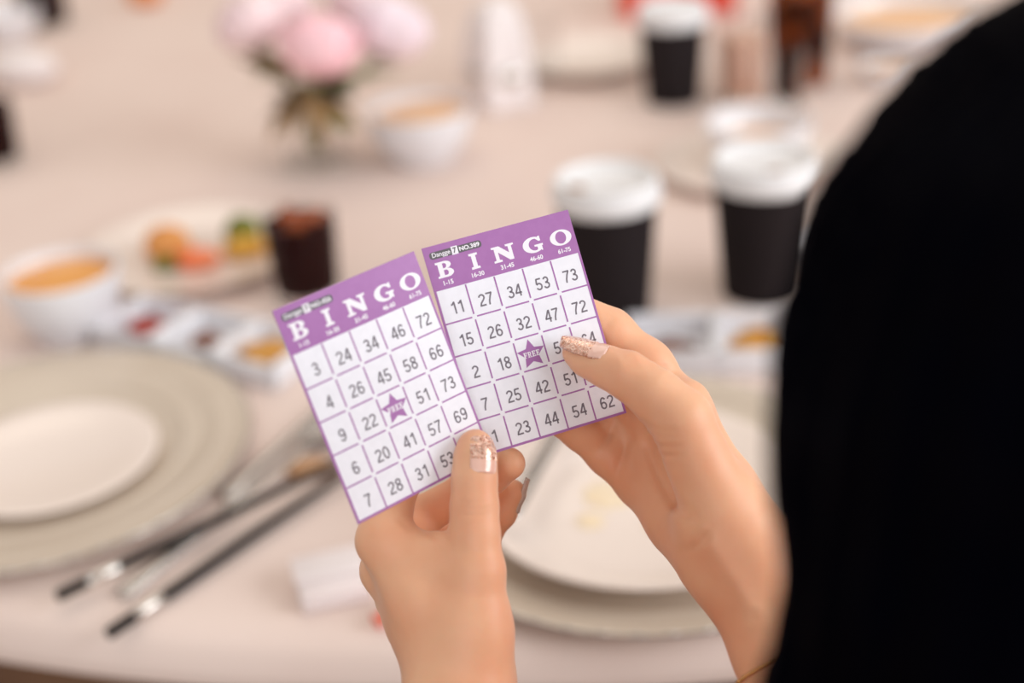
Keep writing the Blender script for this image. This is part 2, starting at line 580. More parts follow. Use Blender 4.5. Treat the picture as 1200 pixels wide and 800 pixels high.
def bingo_card(grid, number, label, rotvec, t):
    P = Print()
    U0, U1, V0, V1 = -0.08, 5.08, -1.37, 5.07
    th = 0.0004
    # card body (front z=0, back z=-th)
    b = 0
    q = [(U0, V0), (U1, V0), (U1, V1), (U0, V1)]
    for z in (0.0, -th):
        for u, v in q:
            P.v.append(((u - 2.5) * CELL, -(v - 2.5) * CH * CELL, z))
    P.f += [(3, 2, 1, 0), (4, 5, 6, 7)]
    P.m += [0, 0]
    for i in range(4):
        j = (i + 1) % 4
        P.f.append((i, j, j + 4, i + 4))
        P.m.append(1)
    z1, z2, z3 = 4e-5, 8e-5, 1.2e-4
    # purple header and border
    P.rect(U0, V0, U1, -0.02, z1, 1)
    P.rect(U0, -0.02, 0.0, V1, z1, 1)
    P.rect(5.0, -0.02, U1, V1, z1, 1)
    P.rect(0.0, 4.995, 5.0, V1, z1, 1)
    lw = 0.026
    g = 0.085
    for i in range(1, 5):
        for j in range(5):
            P.rect(i - lw, j + (g if j else 0), i + lw, j + 1 - (g if j < 4 else 0), z1, 1)
            P.rect(j + (g if j else 0), i - lw / CH, j + 1 - (g if j < 4 else 0), i + lw / CH, z1, 1)
    # title
    lw_ = {'B': 0.56, 'I': 0.30, 'N': 0.78, 'G': 0.70, 'O': 0.76}
    for k, ch in enumerate('BINGO'):
        v, f, sz = slab(ch)
        uc = (0.48, 1.51, 2.54, 3.57, 4.57)[k]
        P.shape((v, f), uc, -0.605, lw_[ch] / sz[0], 0.53 / sz[1], z2, 3)
        s = ('1-15', '16-30', '31-45', '46-60', '61-75')[k]
        v, f, sz = text2d(s, 0.03)
        hh = 0.155
        P.shape((v, f), uc + 0.0, -0.20, min(0.46 / sz[0], hh / sz[1] * 1.0), hh / sz[1], z2, 3)
    # dark tag with the series and number
    rr = 0.1
    tagp = []
    for cx, cy, a0 in ((1.9 - rr, 0.12 - rr, 0), (0.1 + rr, 0.12 - rr, 90), (0.1 + rr, -0.12 + rr, 180), (1.9 - rr, -0.12 + rr, 270)):
        tagp += arc(cx, cy, rr, rr, a0, a0 + 90, 5)
    P.shape(fill2d([tagp]), 0, -1.07, 1, 1, z2, 4)
    v, f, sz = text2d('Dangge', 0.012)
    P.shape((v, f), 0.50, -1.06, 0.62 / sz[0], 0.20 / sz[1], z3, 3)
    P.rect(0.86, -1.20, 1.08, -0.95, z3, 3)
    v, f, sz = text2d('7', 0.03)
    P.shape((v, f), 0.97, -1.075, 0.12 / sz[0], 0.19 / sz[1], z3 + 4e-5, 4)
    v, f, sz = text2d('NO.' + number, 0.03)
    P.shape((v, f), 1.48, -1.07, 0.70 / sz[0], 0.15 / sz[1], z3, 3)
    # numbers
    for r in range(5):
        for c in range(5):
            n = grid[r][c]
            if n is None:
                star = []
                for k in range(10):
                    a = PI / 2 + k * PI / 5
                    R_ = 0.50 if k % 2 == 0 else 0.25
                    star.append((R_ * math.cos(a), R_ * math.sin(a)))
                P.shape(fill2d([star]), c + 0.5, r + 0.54, 1, 1, z1, 1)
                x = -0.292
                for k, ch in enumerate('FREE'):
                    v, f, sz = slab(ch)
                    P.shape((v, f), c + 0.50 + x + 0.073, r + 0.545, 0.128 / sz[0], 0.19 / sz[1], z2, 3)
                    x += 0.146
                continue
            s = str(n)
            P.shape(digits2d(s), c + 0.53, r + 0.585, 0.40, 0.41, z1, 2)
    o = pydata('bingo_card', P.v, P.f, [M['paper'], M['purple'], M['ink'], M['ink_white'], M['tag']], smooth=False, idx=P.m)
    wv = np.array(rotvec)
    th_ = np.linalg.norm(wv)
    k = wv / th_
    K = np.array([[0, -k[2], k[1]], [k[2], 0, -k[0]], [-k[1], k[0], 0]])
    Rm = np.eye(3) + math.sin(th_) * K + (1 - math.cos(th_)) * K @ K
    tow = lambda a: RT * a[0] - UP * a[1] + FW * a[2]
    X, Y, Z = tow(Rm[:, 0]), tow(-Rm[:, 1]), tow(-Rm[:, 2])
    T = CAM + tow(np.array(t) * CELL)
    o.matrix_world = Matrix([[X[i], Y[i], Z[i], T[i]] for i in range(3)] + [[0, 0, 0, 1]])
    tag(o, label, 'bingo card', 'pair of purple bingo cards')
    return o


RV_R, T_R = (-0.038183409, -0.228223957, -0.279555104), (0.635761, 0.366517, 47.048608)
RV_L, T_L = (0.058358488, -0.529095598, -0.391474576), (-3.680011, 2.041111, 44.630874)
bingo_card([[11, 27, 34, 53, 73], [15, 26, 32, 47, 72], [2, 18, None, 55, 64], [7, 25, 42, 51, 68], [1, 23, 44, 54, 62]],
           '389', 'bingo card on the right with the deeper purple heading, held by the right hand', RV_R, T_R)
bingo_card([[3, 24, 34, 46, 72], [4, 26, 45, 58, 66], [9, 22, None, 51, 73], [6, 20, 41, 57, 69], [7, 28, 31, 53, 64]],
           '426', 'bingo card on the left with the paler purple heading, held by the left hand', RV_L, T_L)

# ------------------------------------------------------------------ person: one continuous body grown from tapered limbs


class Field:
    """smooth union of tapered capsules and ellipsoids, meshed on a grid"""

    def __init__(self):
        self.prims = []

    def cap(self, a, b, ra, rb, k=0.004):
        self.prims.append(('c', np.array(a, float), np.array(b, float), ra, rb, k))

    def chain(self, pts, k=0.004):
        """pts: (px, py, depth mm, radius mm)"""
        for p, q in zip(pts[:-1], pts[1:]):
            self.cap(at(p[0], p[1], p[2] / 1000), at(q[0], q[1], q[2] / 1000), p[3] / 1000, q[3] / 1000, k)

    def wchain(self, pts, k=0.02):
        for p, q in zip(pts[:-1], pts[1:]):
            self.cap(p[:3], q[:3], p[3], q[3], k)

    def ell(self, c, r, axes=None, k=0.01):
        A = np.eye(3) if axes is None else np.array(axes, float)
        self.prims.append(('e', np.array(c, float), np.array(r, float), A, None, k))

    def groove(self, pts, r, depth):
        """shallow crease along surface pixels (px, py, depth mm)"""
        for p, q in zip(pts[:-1], pts[1:]):
            self.prims.append(('g', at(p[0], p[1], p[2] / 1000), at(q[0], q[1], q[2] / 1000), r, depth, 0.0008))

    def crease(self, pts, r, depth, zlo=0.50, zhi=0.575):
        """skin crease running through the listed pixels on the near side of the hand"""
        p = np.array(pts, float)
        for _ in range(2):                                  # round the corners off
            p = np.concatenate([p[:1], np.stack([p[:-1] * .75 + p[1:] * .25, p[:-1] * .25 + p[1:] * .75], 1).reshape(-1, 2), p[-1:]])
        self.prims.append(('v', p - [600.0, 400.0], None, r, depth, (zlo, zhi)))

    def cut(self, p, n):
        """keep only the side where (x - p) . n < 0"""
        self.prims.append(('h', np.array(p, float), np.array(n, float), 0, 0, 0))

    @staticmethod
    def seg(P, a, b):
        ab = b - a
        t = np.clip(((P - a) @ ab) / (ab @ ab + 1e-12), 0, 1)
        d = np.sqrt((((P - a) - t[..., None] * ab) ** 2).sum(-1))
        return d, t

    def ev(self, P):
        f = None
        for kind, a, b, c, d, k in self.prims:
            if kind == 'c':
                ds, t = self.seg(P, a, b)
                v = ds - (c + (d - c) * t)
            elif kind == 'e':
                q = (P - a) @ c.T
                k0 = np.sqrt(((q / b) ** 2).sum(-1))
                k1 = np.sqrt(((q / b ** 2) ** 2).sum(-1)) + 1e-9
                v = k0 * (k0 - 1) / k1
            elif kind == 'v':
                near = np.abs(f) < 0.006                         # creases only matter at the skin
                q = P[near] - CAM
                zz = q @ FW
                u = np.stack([q @ RT / zz * F_PX, -(q @ UP) / zz * F_PX], -1)
                ds = np.min([self.seg(u, p_, q_)[0] for p_, q_ in zip(a[:-1], a[1:])], axis=0) * zz / F_PX
                end = np.minimum(np.linalg.norm(u - a[0], axis=-1), np.linalg.norm(u - a[-1], axis=-1)) * zz / F_PX
                f[near] += d * np.exp(-(ds / c) ** 2) * np.clip(0.25 + end / 0.006, 0, 1) * ((zz > k[0]) & (zz < k[1]))
                continue
            elif kind == 'g':
                ds, t = self.seg(P, a, b)
                f = f + d * np.exp(-(ds / c) ** 2)
                continue
            elif kind == 'h':
                f = np.maximum(f, (P - a) @ b)
                continue
            if f is None:
                f = v
            else:
                h = np.clip(0.5 + 0.5 * (f - v) / k, 0, 1)
                f = f * (1 - h) + v * h - k * h * (1 - h)
        return f

    def mesh(self, lo, hi, s, jitter=None):
        lo = np.array(lo, float)
        n = np.ceil((np.array(hi) - lo) / s).astype(int) + 1
        arr = np.empty(n, np.float32)
        ys, zs = np.arange(n[1]) * s + lo[1], np.arange(n[2]) * s + lo[2]
        step = max(1, int(1.5e6 // (n[1] * n[2])))
        for i in range(0, n[0], step):
            xs = np.arange(i, min(i + step, n[0])) * s + lo[0]
            P = np.stack(np.meshgrid(xs, ys, zs, indexing='ij'), -1)
            v = self.ev(P)
            if jitter:
                v = v + jitter(P)
            arr[i:i + step] = v
        g = openvdb.FloatGrid(1.0)
        g.copyFromArray(arr)
        pts, quads = g.convertToQuads(isovalue=0.0)
        V = pts.astype(float) * s + lo
        # pull vertices onto the surface
        for _ in range(2):
            e = s * 0.3
            f0 = self.ev(V) + (jitter(V) if jitter else 0)
            gr = np.stack([(self.ev(V + d) + (jitter(V + d) if jitter else 0) - f0) / e for d in np.eye(3) * e], -1)
            gl = np.maximum((gr ** 2).sum(-1, keepdims=True), 0.3)
            V = V - np.clip(f0[:, None] * gr / gl, -s, s)
        F_ = quads[:, ::-1]
        # outward orientation
        a = V[F_[:, 0]]
        nrm = np.cross(V[F_[:, 1]] - a, V[F_[:, 2]] - a)
        c = V[F_].mean(1)
        e = s * 0.5
        out = self.ev(c + nrm / (np.linalg.norm(nrm, axis=1, keepdims=True) + 1e-12) * e) - self.ev(c)
        if np.median(out) < 0:
            F_ = F_[:, ::-1]
        return V, F_


def bounds(pts, pad):
    p = np.array(pts)
    return p.min(0) - pad, p.max(0) + pad


# --- right hand and forearm (fingers, palm, thumb)
RH = Field()
RH.chain([(800, 484, 573, 11.5), (846, 578, 560, 13.5), (882, 652, 548, 16.5)], 0.008)            # index metacarpal
RH.chain([(776, 505, 586, 11), (835, 590, 574, 13), (862, 655, 556, 16)], 0.010)
RH.chain([(758, 535, 592, 10.5), (815, 600, 578, 12.5), (850, 655, 558, 15)], 0.010)
RH.chain([(750, 566, 591, 10), (800, 610, 574, 12), (834, 634, 558, 14)], 0.010)                  # little finger metacarpal
RH.chain([(878, 655, 550, 17.0), (952, 790, 530, 19.5), (1000, 880, 520, 22)], 0.012)                 # forearm, thumb side
RH.chain([(840, 636, 558, 14.5), (926, 762, 538, 18), (1000, 880, 524, 22)], 0.012)                 # forearm, little-finger side
RH.chain([(846, 606, 548, 15.0), (797, 492, 544, 12.0)], 0.007)                                    # ball of the thumb
RH.chain([(846, 606, 548, 15.5), (880, 660, 546, 16)], 0.010)
RH.chain([(797, 492, 544, 12.0), (766, 460, 546, 10.0), (734, 439, 549, 8.8), (709, 429, 553, 7.5), (687, 420, 556.5, 6.3), (673, 413, 558, 4.7)], 0.004)   # thumb
RH.chain([(800, 485, 573, 10.8), (757, 429, 578, 9.9), (714, 390, 580, 9.0), (682, 376, 580, 8.2), (648, 370, 577, 8.0), (606, 378, 569, 6.8)], 0.007)    # index
RH.chain([(776, 505, 586, 10.6), (730, 462, 592, 9.4), (684, 436, 592, 8.8), (640, 424, 585, 8), (598, 424, 570, 6.8)], 0.003)
RH.chain([(758, 535, 592, 10.2), (716, 500, 596, 9.2), (676, 470, 594, 8.4), (636, 452, 586, 7.6), (602, 448, 571, 6.4)], 0.003)
RH.chain([(750, 566, 591, 9.6), (712, 532, 592, 8.6), (680, 506, 588, 7.4), (648, 486, 580, 6.8), (620, 472, 569, 5.8)], 0.003)
RH.chain([(806, 470, 562, 8), (785, 490, 552, 8)], 0.008)                                         # web between thumb and index
# creases
for dx in (0, 5, 10):
    RH.crease([(724 + dx, 409), (731 + dx, 419), (736 + dx, 431)], 0.0010, 0.00040)
RH.crease([(757, 505), (763, 530), (772, 556), (788, 586), (806, 604)], 0.0026, 0.0020, 0.53, 0.60)
for y0, y1 in ((498, 505), (509, 512), (520, 523), (533, 534)):
    RH.crease([(756, y0), (776, y1), (800, y1 - 1)], 0.0011, 0.00045)
RH.crease([(720, 494), (712, 512), (701, 528)], 0.0018, 0.0012, 0.53, 0.62)
RH.crease([(738, 512), (728, 536), (722, 566)], 0.0018, 0.0009, 0.53, 0.62)
RH.crease([(705, 386), (717, 376)], 0.0013, 0.0007, 0.53, 0.62)
RH.crease([(764, 432), (778, 429), (790, 436)], 0.0015, 0.0007, 0.53, 0.59)
RH.crease([(778, 446), (788, 437), (796, 432)], 0.0013, 0.0005, 0.53, 0.59)
RH.crease([(802, 644), (818, 640), (832, 618)], 0.0014, 0.0007, 0.50, 0.59)
RH.crease([(822, 628), (856, 676), (884, 724)], 0.0045, -0.0012)
R_CUT = at(968, 830, 0.527)
R_DIR = at(1000, 880, 0.522) - at(878, 655, 0.550)
R_DIR = R_DIR / np.linalg.norm(R_DIR)
RH.cut(R_CUT, R_DIR)

# --- left hand and forearm
LH = Field()
LH.chain([(449, 633, 546, 9.8), (500, 705, 541, 13), (537, 780, 540, 16)], 0.010)                  # index metacarpal
LH.chain([(453, 668, 560, 10.2), (500, 730, 552, 13), (536, 792, 545, 16)], 0.010)
LH.chain([(470, 700, 573, 10), (510, 750, 562, 12), (540, 800, 552, 15)], 0.010)
LH.chain([(500, 722, 580, 9.5), (530, 765, 568, 11.5), (550, 810, 556, 14)], 0.010)
LH.chain([(537, 780, 541, 16.4), (536, 850, 533, 18.5), (530, 960, 520, 22)], 0.012)               # forearm
LH.chain([(548, 800, 553, 15), (545, 870, 546, 18), (530, 960, 530, 22)], 0.012)
LH.chain([(551, 735, 536, 14.6), (540, 790, 538, 16)], 0.010)
LH.chain([(551, 735, 536, 14.6), (556, 668, 535, 11)], 0.008)                                     # ball of the thumb
LH.chain([(556, 668, 535, 11), (556, 625, 536, 9.0), (556, 592, 537.5, 8.5), (556, 560, 539, 8.0), (557, 534, 541, 7.4), (557, 522, 542.5, 6.2)], 0.004)   # thumb
LH.chain([(449, 633, 546, 9.6), (455, 595, 554, 8.8), (466, 562, 560, 8.4), (500, 530, 561, 7.8), (535, 508, 558, 6.6)], 0.005)         # index
LH.chain([(453, 668, 560, 9.8), (474, 634, 576, 8.8), (492, 606, 589, 8.4), (548, 574, 581, 7.6), (576, 557, 573, 7.0), (597, 543, 566, 6.4)], 0.003)    # middle
LH.chain([(470, 700, 573, 9.8), (500, 664, 592, 8.8), (522, 636, 603, 8.2), (568, 622, 594, 7.2), (586, 600, 590, 6.6), (601, 577, 587, 5.4)], 0.003)     # ring
LH.chain([(500, 722, 580, 9), (524, 690, 596, 8), (542, 668, 604, 7.2), (562, 652, 602, 6.4), (572, 640, 598, 5.4)], 0.003)             # little
LH.chain([(462, 632, 546, 8.5), (512, 658, 542, 9.5), (548, 676, 538, 10)], 0.007)                # web
LH.crease([(534, 592), (550, 596), (566, 596), (580, 592)], 0.0010, 0.0004, 0.50, 0.55)
LH.crease([(534, 600), (550, 604), (566, 603), (580, 599)], 0.0010, 0.0004, 0.50, 0.55)
LH.crease([(532, 586), (550, 589), (566, 588), (580, 584)], 0.0009, 0.0003, 0.50, 0.55)
LH.crease([(478, 606), (490, 616), (508, 628), (522, 634)], 0.0018, 0.0009, 0.50, 0.56)
LH.crease([(464, 604), (474, 616), (492, 626)], 0.0014, 0.0006, 0.50, 0.56)
L_CUT = at(534, 900, 0.530)
L_DIR = at(530, 960, 0.525) - at(537, 780, 0.541)
L_DIR = L_DIR / np.linalg.norm(L_DIR)
LH.cut(L_CUT, L_DIR)

# --- the rest of the body: head, torso, upper arms, seated legs
HC = at(1424, 510, 0.335)                       # head centre
YAW = math.radians(25)
FD = np.array([-math.sin(YAW), math.cos(YAW), 0.0])
RD = np.array([math.cos(YAW), math.sin(YAW), 0.0])
ZD = np.array([0, 0, 1.0])
LEFT_WRIST, RIGHT_WRIST = at(531, 930, 0.525), at(978, 845, 0.525)
NK = HC - ZD * 0.155 - FD * 0.03
SH_L, SH_R = NK - RD * 0.165 - ZD * 0.075 - FD * 0.01, NK + RD * 0.165 - ZD * 0.075 - FD * 0.01
EL_L, EL_R = np.array([-0.055, 0.285, 0.775]), np.array([0.235, 0.335, 0.775])
HIP = np.array([HC[0] + 0.02, HC[1] - 0.10, 0.50])
BD = Field()
BD.ell(HC + ZD * 0.022 - FD * 0.012, (0.072, 0.090, 0.090), [RD, FD, ZD], 0.02)                      # skull
BD.ell(HC - ZD * 0.045 + FD * 0.022, (0.056, 0.066, 0.072), [RD, FD, ZD], 0.025)                     # jaw
BD.cap(HC + FD * 0.083 + ZD * 0.012, HC + FD * 0.102 - ZD * 0.020, 0.007, 0.011, 0.012)              # nose
BD.cap(HC + FD * 0.085 - ZD * 0.050 - RD * 0.018, HC + FD * 0.085 - ZD * 0.050 + RD * 0.018, 0.007, 0.007, 0.008)   # lips
BD.ell(HC + FD * 0.076 - ZD * 0.088, (0.018, 0.016, 0.014), [RD, FD, ZD], 0.02)                      # chin
BD.cap(HC + FD * 0.078 + ZD * 0.03 - RD * 0.034, HC + FD * 0.078 + ZD * 0.03 + RD * 0.034, 0.008, 0.008, 0.014)     # brow
for sgn in (-1, 1):
    BD.ell(HC + RD * 0.074 * sgn - FD * 0.008 - ZD * 0.012, (0.010, 0.018, 0.030), [RD, FD, ZD], 0.006)   # ears
BD.wchain([tuple(HC - ZD * 0.07 - FD * 0.02) + (0.050,), tuple(NK - ZD * 0.01) + (0.052,), tuple(NK - ZD * 0.06 - FD * 0.01) + (0.065,)], 0.03)
BD.wchain([tuple(SH_L) + (0.048,), tuple(NK - ZD * 0.07) + (0.062,), tuple(SH_R) + (0.048,)], 0.04)
chest = NK - ZD * 0.19 - FD * 0.0
BD.ell(chest, (0.150, 0.100, 0.150), [RD, FD, ZD], 0.05)
waist = NK * 0.35 + HIP * 0.65
waist[2] = 0.66
BD.ell(waist, (0.125, 0.092, 0.14), [RD, FD, ZD], 0.05)
BD.ell(HIP, (0.165, 0.120, 0.105), [RD, FD, ZD], 0.05)
for sgn, SH, EL, WR, r0 in ((-1, SH_L, EL_L, LEFT_WRIST, 0.0215), (1, SH_R, EL_R, RIGHT_WRIST, 0.0225)):
    BD.wchain([tuple(SH) + (0.047,), tuple(SH * 0.5 + EL * 0.5) + (0.041,), tuple(EL) + (0.034,)], 0.03)
    BD.wchain([tuple(EL) + (0.034,), tuple(EL * 0.62 + WR * 0.38) + (0.036,), tuple(WR) + (r0,)], 0.02)
    hj = HIP + RD * 0.085 * sgn - ZD * 0.015
    kn = np.array([hj[0] + FD[0] * 0.36 + 0.02 * sgn, min(hj[1] + FD[1] * 0.36, 0.53), 0.49])
    an = np.array([kn[0] + 0.01, kn[1] - 0.02, 0.09])
    BD.wchain([tuple(hj) + (0.078,), tuple(kn) + (0.055,)], 0.03)
    BD.wchain([tuple(kn) + (0.055,), tuple(kn * 0.65 + an * 0.35 - FD * 0.015) + (0.053,), tuple(an) + (0.034,)], 0.02)
    BD.wchain([tuple(an - FD * 0.03 - ZD * 0.045) + (0.034,), tuple(an + FD * 0.12 - ZD * 0.06) + (0.028,)], 0.02)
BODY_PRIMS = list(BD.prims)

verts, faces = [], []
nv = 0


def join(V, F_):
    global nv
    verts.append(V)
    faces.append(F_ + nv)
    nv += len(V)


pr = [at(x, y, z) for x, y, z in ((580, 350, .60), (860, 350, .53), (1030, 870, .50), (1030, 870, .58), (580, 520, .62), (700, 700, .52))]
lo, hi = bounds(pr, 0.012)
join(*RH.mesh(lo, hi, 0.0010))
pl = [at(x, y, z) for x, y, z in ((405, 480, .50), (625, 480, .625), (405, 910, .50), (625, 910, .62))]
lo, hi = bounds(pl, 0.008)
join(*LH.mesh(lo, hi, 0.0010))
allp = np.array([p[1] for p in BODY_PRIMS])
join(*BD.mesh(np.maximum(allp.min(0) - 0.2, [-9, -9, -0.01]), allp.max(0) + 0.2, 0.008))

person = thing('person', 'person with long black hair seated at right, holding up two bingo cards', 'person', (float(HIP[0]), float(HIP[1]), 0.0))
PINV = Matrix.Translation((-float(HIP[0]), -float(HIP[1]), 0.0))


def own(o):
    """parent to the person without moving the shape"""
    o.data.transform(PINV)
    o.parent = person
    return o


own(pydata('body', np.concatenate(verts), np.concatenate(faces), M['skin']))

# clothing: a dark dress over torso, upper arms and thighs
DR = Field()
for p in BODY_PRIMS:
    DR.prims.append(p)
DRO = Field()
base_ev = DR.ev


class Dress(Field):
    def ev(self, P):
        f = base_ev(P) - 0.006
        f = np.maximum(f, P[..., 2] - (NK[2] - 0.045))                       # neckline
        for EL, WR in ((EL_L, LEFT_WRIST), (EL_R, RIGHT_WRIST)):
            d = WR - EL
            d = d / np.linalg.norm(d)
            ball = np.sqrt(((P - WR) ** 2).sum(-1)) - np.linalg.norm(WR - EL) * 0.93
            f = np.maximum(f, -ball)                                          # sleeves end at the elbow
        f = np.maximum(f, 0.36 - P[..., 2])                                   # hem at the knee
        return f


own(pydata('dress', *Dress().mesh(np.maximum(allp.min(0) - 0.2, [-9, -9, 0.2]), allp.max(0) + 0.2, 0.008), M['dress']))

# eyes
for sgn in (-1, 1):
    bm = bmesh.new()
    bmesh.ops.create_uvsphere(bm, u_segments=16, v_segments=10, radius=0.012, matrix=Matrix.Translation(Vector(HC + FD * 0.075 + RD * 0.032 * sgn + ZD * 0.008)))
    own(obj('eye', bm, M['eye']))

# hair: crown, fringe and long locks falling over the shoulder
HR = Field()
HR.ell(HC + ZD * 0.020 - FD * 0.012, (0.087, 0.104, 0.100), [RD, FD, ZD], 0.01)
HR.ell(HC + ZD * 0.030 + FD * 0.040, (0.075, 0.056, 0.064), [RD, FD, ZD], 0.02)
lock_rows = [
    [(1105, 185, 322, 13), (1050, 262, 319, 15.5), (1024, 340, 317, 15), (1014, 420, 316, 15.5), (1008, 505, 316, 16), (1012, 580, 316, 15.5), (1025, 650, 318, 15.5),
     (1030, 705, 319, 16), (1016, 770, 321, 17.5), (990, 860, 324, 19), (985, 1000, 330, 20), (1000, 1200, 336, 18), (1010, 1420, 342, 8)],
    [(1160, 170, 318, 18), (1100, 300, 308, 22), (1075, 480, 304, 24), (1085, 640, 306, 24), (1090, 760, 308, 25), (1080, 1000, 316, 26), (1090, 1300, 330, 20), (1100, 1480, 338, 8)],
    [(1230, 160, 308, 24), (1170, 330, 288, 26), (1165, 520, 282, 28), (1180, 720, 284, 29), (1190, 1000, 294, 28), (1190, 1300, 312, 20), (1200, 1460, 320, 8)],
    [(1300, 160, 300, 26), (1280, 360, 272, 28), (1285, 560, 264, 30), (1300, 800, 266, 30), (1310, 1100, 282, 26), (1310, 1400, 300, 10)],
    [(1420, 180, 296, 26), (1420, 400, 264, 28), (1430, 620, 256, 30), (1440, 900, 262, 28), (1440, 1250, 286, 12)],
    [(1540, 240, 304, 26), (1570, 460, 272, 28), (1590, 700, 266, 28), (1590, 1000, 276, 24), (1590, 1300, 296, 10)],
    [(1640, 320, 326, 24), (1690, 520, 304, 26), (1720, 760, 300, 26), (1720, 1100, 312, 12)],
]
for row in lock_rows:
    HR.chain(row, 0.012)


def strands(P):
    q = (P - HC)
    a = np.arctan2(q @ RD, -(q @ FD) + 0.02)
    return 0.0011 * np.sin(a * 46 + 6 * q[..., 2] * 3) + 0.0007 * np.sin(a * 105 + 9 * q[..., 2])


hp = np.array([p[1] for p in HR.prims])
own(pydata('hair', *HR.mesh(hp.min(0) - 0.13, hp.max(0) + 0.13, 0.0032, strands), M['hair']))

# bracelet: a fine chain round the right forearm
bm = bmesh.new()
bc, bd = at(936, 764, 0.534), R_DIR
ba = np.cross(bd, FW)
ba /= np.linalg.norm(ba)
bb = np.cross(bd, ba)
for i in range(96):
    a = 2 * PI * i / 96
    d = ba * math.cos(a) + bb * math.sin(a)
    r = 0.0
    for rr_ in np.linspace(0.012, 0.04, 57):
        if RH.ev((bc + d * rr_)[None])[0] > 0.0006:
            r = rr_
            break
    c = bc + d * (r or 0.022)
    bmesh.ops.create_icosphere(bm, subdivisions=1, radius=0.0009, matrix=Matrix.Translation(Vector(c)))
o = own(obj('bracelet', bm, M['gold']))
o['label'] = 'thin gold chain bracelet'


# fingernails
def nail(field, tip, base, out, width, over, mats, split, taper=0.55):
    """nail plate from base to tip (world points near the finger axis), facing out"""
    tip, base, out = map(lambda a: np.array(a, float), (tip, base, out))
    ax = tip - base
    L = np.linalg.norm(ax)
    ax /= L
    out = out - ax * (out @ ax)
    out /= np.linalg.norm(out)
    sd = np.cross(ax, out)
    nu, nvv = 14, 26
    top = []
    for j in range(nvv + 1):
        t = j / nvv
        sft = t * (L + over)
        wd = width / 2
        if t < 0.18:
            wd *= math.sqrt(max(0.0, 1 - ((0.18 - t) / 0.18) ** 2)) * 0.25 + 0.75
        if t > 0.5:
            wd *= 1 - (1 - taper) * ((t - 0.5) / 0.5) ** 2.2
        if t > 0.93:
            wd *= math.sqrt(max(0.02, 1 - ((t - 0.93) / 0.07) ** 2))
        row = []
        for i in range(nu + 1):
            x = (i / nu * 2 - 1)
            c = base + ax * sft + sd * (x * wd * 0.94)
            row.append((c, x, t))
        top.append(row)
    # height of the finger surface along the middle line
    hs = []
    for j in range(nvv + 1):
        c = top[j][nu // 2][0]
        h = 0.0
        for q in np.linspace(0.014, 0.0, 113):
            if field.ev((c + out * q)[None])[0] < 0:
                h = q
                break
        hs.append(h)
    h0 = hs[int(nvv * 0.3)]
    V, Fc, idx = [], [], []
    for layer in (0, 1):
        for j in range(nvv + 1):
            for i in range(nu + 1):
                c, x, t = top[j][i]
                sag = (width / 2) * 0.36 * x * x
                base_h = max(hs[j], h0 - 0.0022 * max(0, t - 0.35) / 0.65) if t < 0.75 else h0 - 0.0022 * (t - 0.35) / 0.65
                V.append(c + out * (base_h - sag + (0.0006 if layer == 0 else -0.0002)))
    n1 = (nvv + 1) * (nu + 1)
    g = lambda L_, j, i: L_ * n1 + j * (nu + 1) + i
    for j in range(nvv):
        for i in range(nu):
            mi = 1 if (j + 0.5) / nvv < split else 0
            Fc.append((g(0, j, i), g(0, j + 1, i), g(0, j + 1, i + 1), g(0, j, i + 1)))
            Fc.append((g(1, j, i), g(1, j, i + 1), g(1, j + 1, i + 1), g(1, j + 1, i)))
            idx += [mi, mi]
    for j in range(nvv):
        for i in (0, nu):
            Fc.append((g(0, j, i), g(1, j, i), g(1, j + 1, i), g(0, j + 1, i)))
            idx.append(0)
    for i in range(nu):
        for j in (0, nvv):
            Fc.append((g(0, j, i), g(0, j, i + 1), g(1, j, i + 1), g(1, j, i)))
            idx.append(0)
    return own(pydata('fingernail', V, Fc, mats, idx=idx))


DV = lambda x, y, z: RT * x - UP * y + FW * z
n = nail(RH, at(665, 410, .5578), at(708, 429, .553), DV(0.36, -0.62, -0.70), 0.0108, 0.0034, [M['glitter'], M['nail_clear']], 0.30)
n['label'] = 'right thumbnail with rose gold glitter'
n = nail(LH, at(558, 520, .5425), at(557, 558, .539), DV(0.42, 0.0, -0.9), 0.0115, 0.0022, [M['glitter'], M['nail_clear']], 0.34, 0.75)
n['label'] = 'left thumbnail with rose gold glitter'
n = nail(LH, at(606, 570, .5865), at(594, 592, .589), DV(0.9, 0.3, -0.12), 0.0075, 0.0055, [M['nail_grey'], M['nail_grey']], 0.2)
n['label'] = 'long taupe nail'

# ------------------------------------------------------------------ things on the table
def on(px, py, h=0.0):
    g = ground(px, py, 0.0)
    return (float(g[0]), float(g[1]), TABLE_Z + 0.0004 + h)


PLATE_Z = 0.0
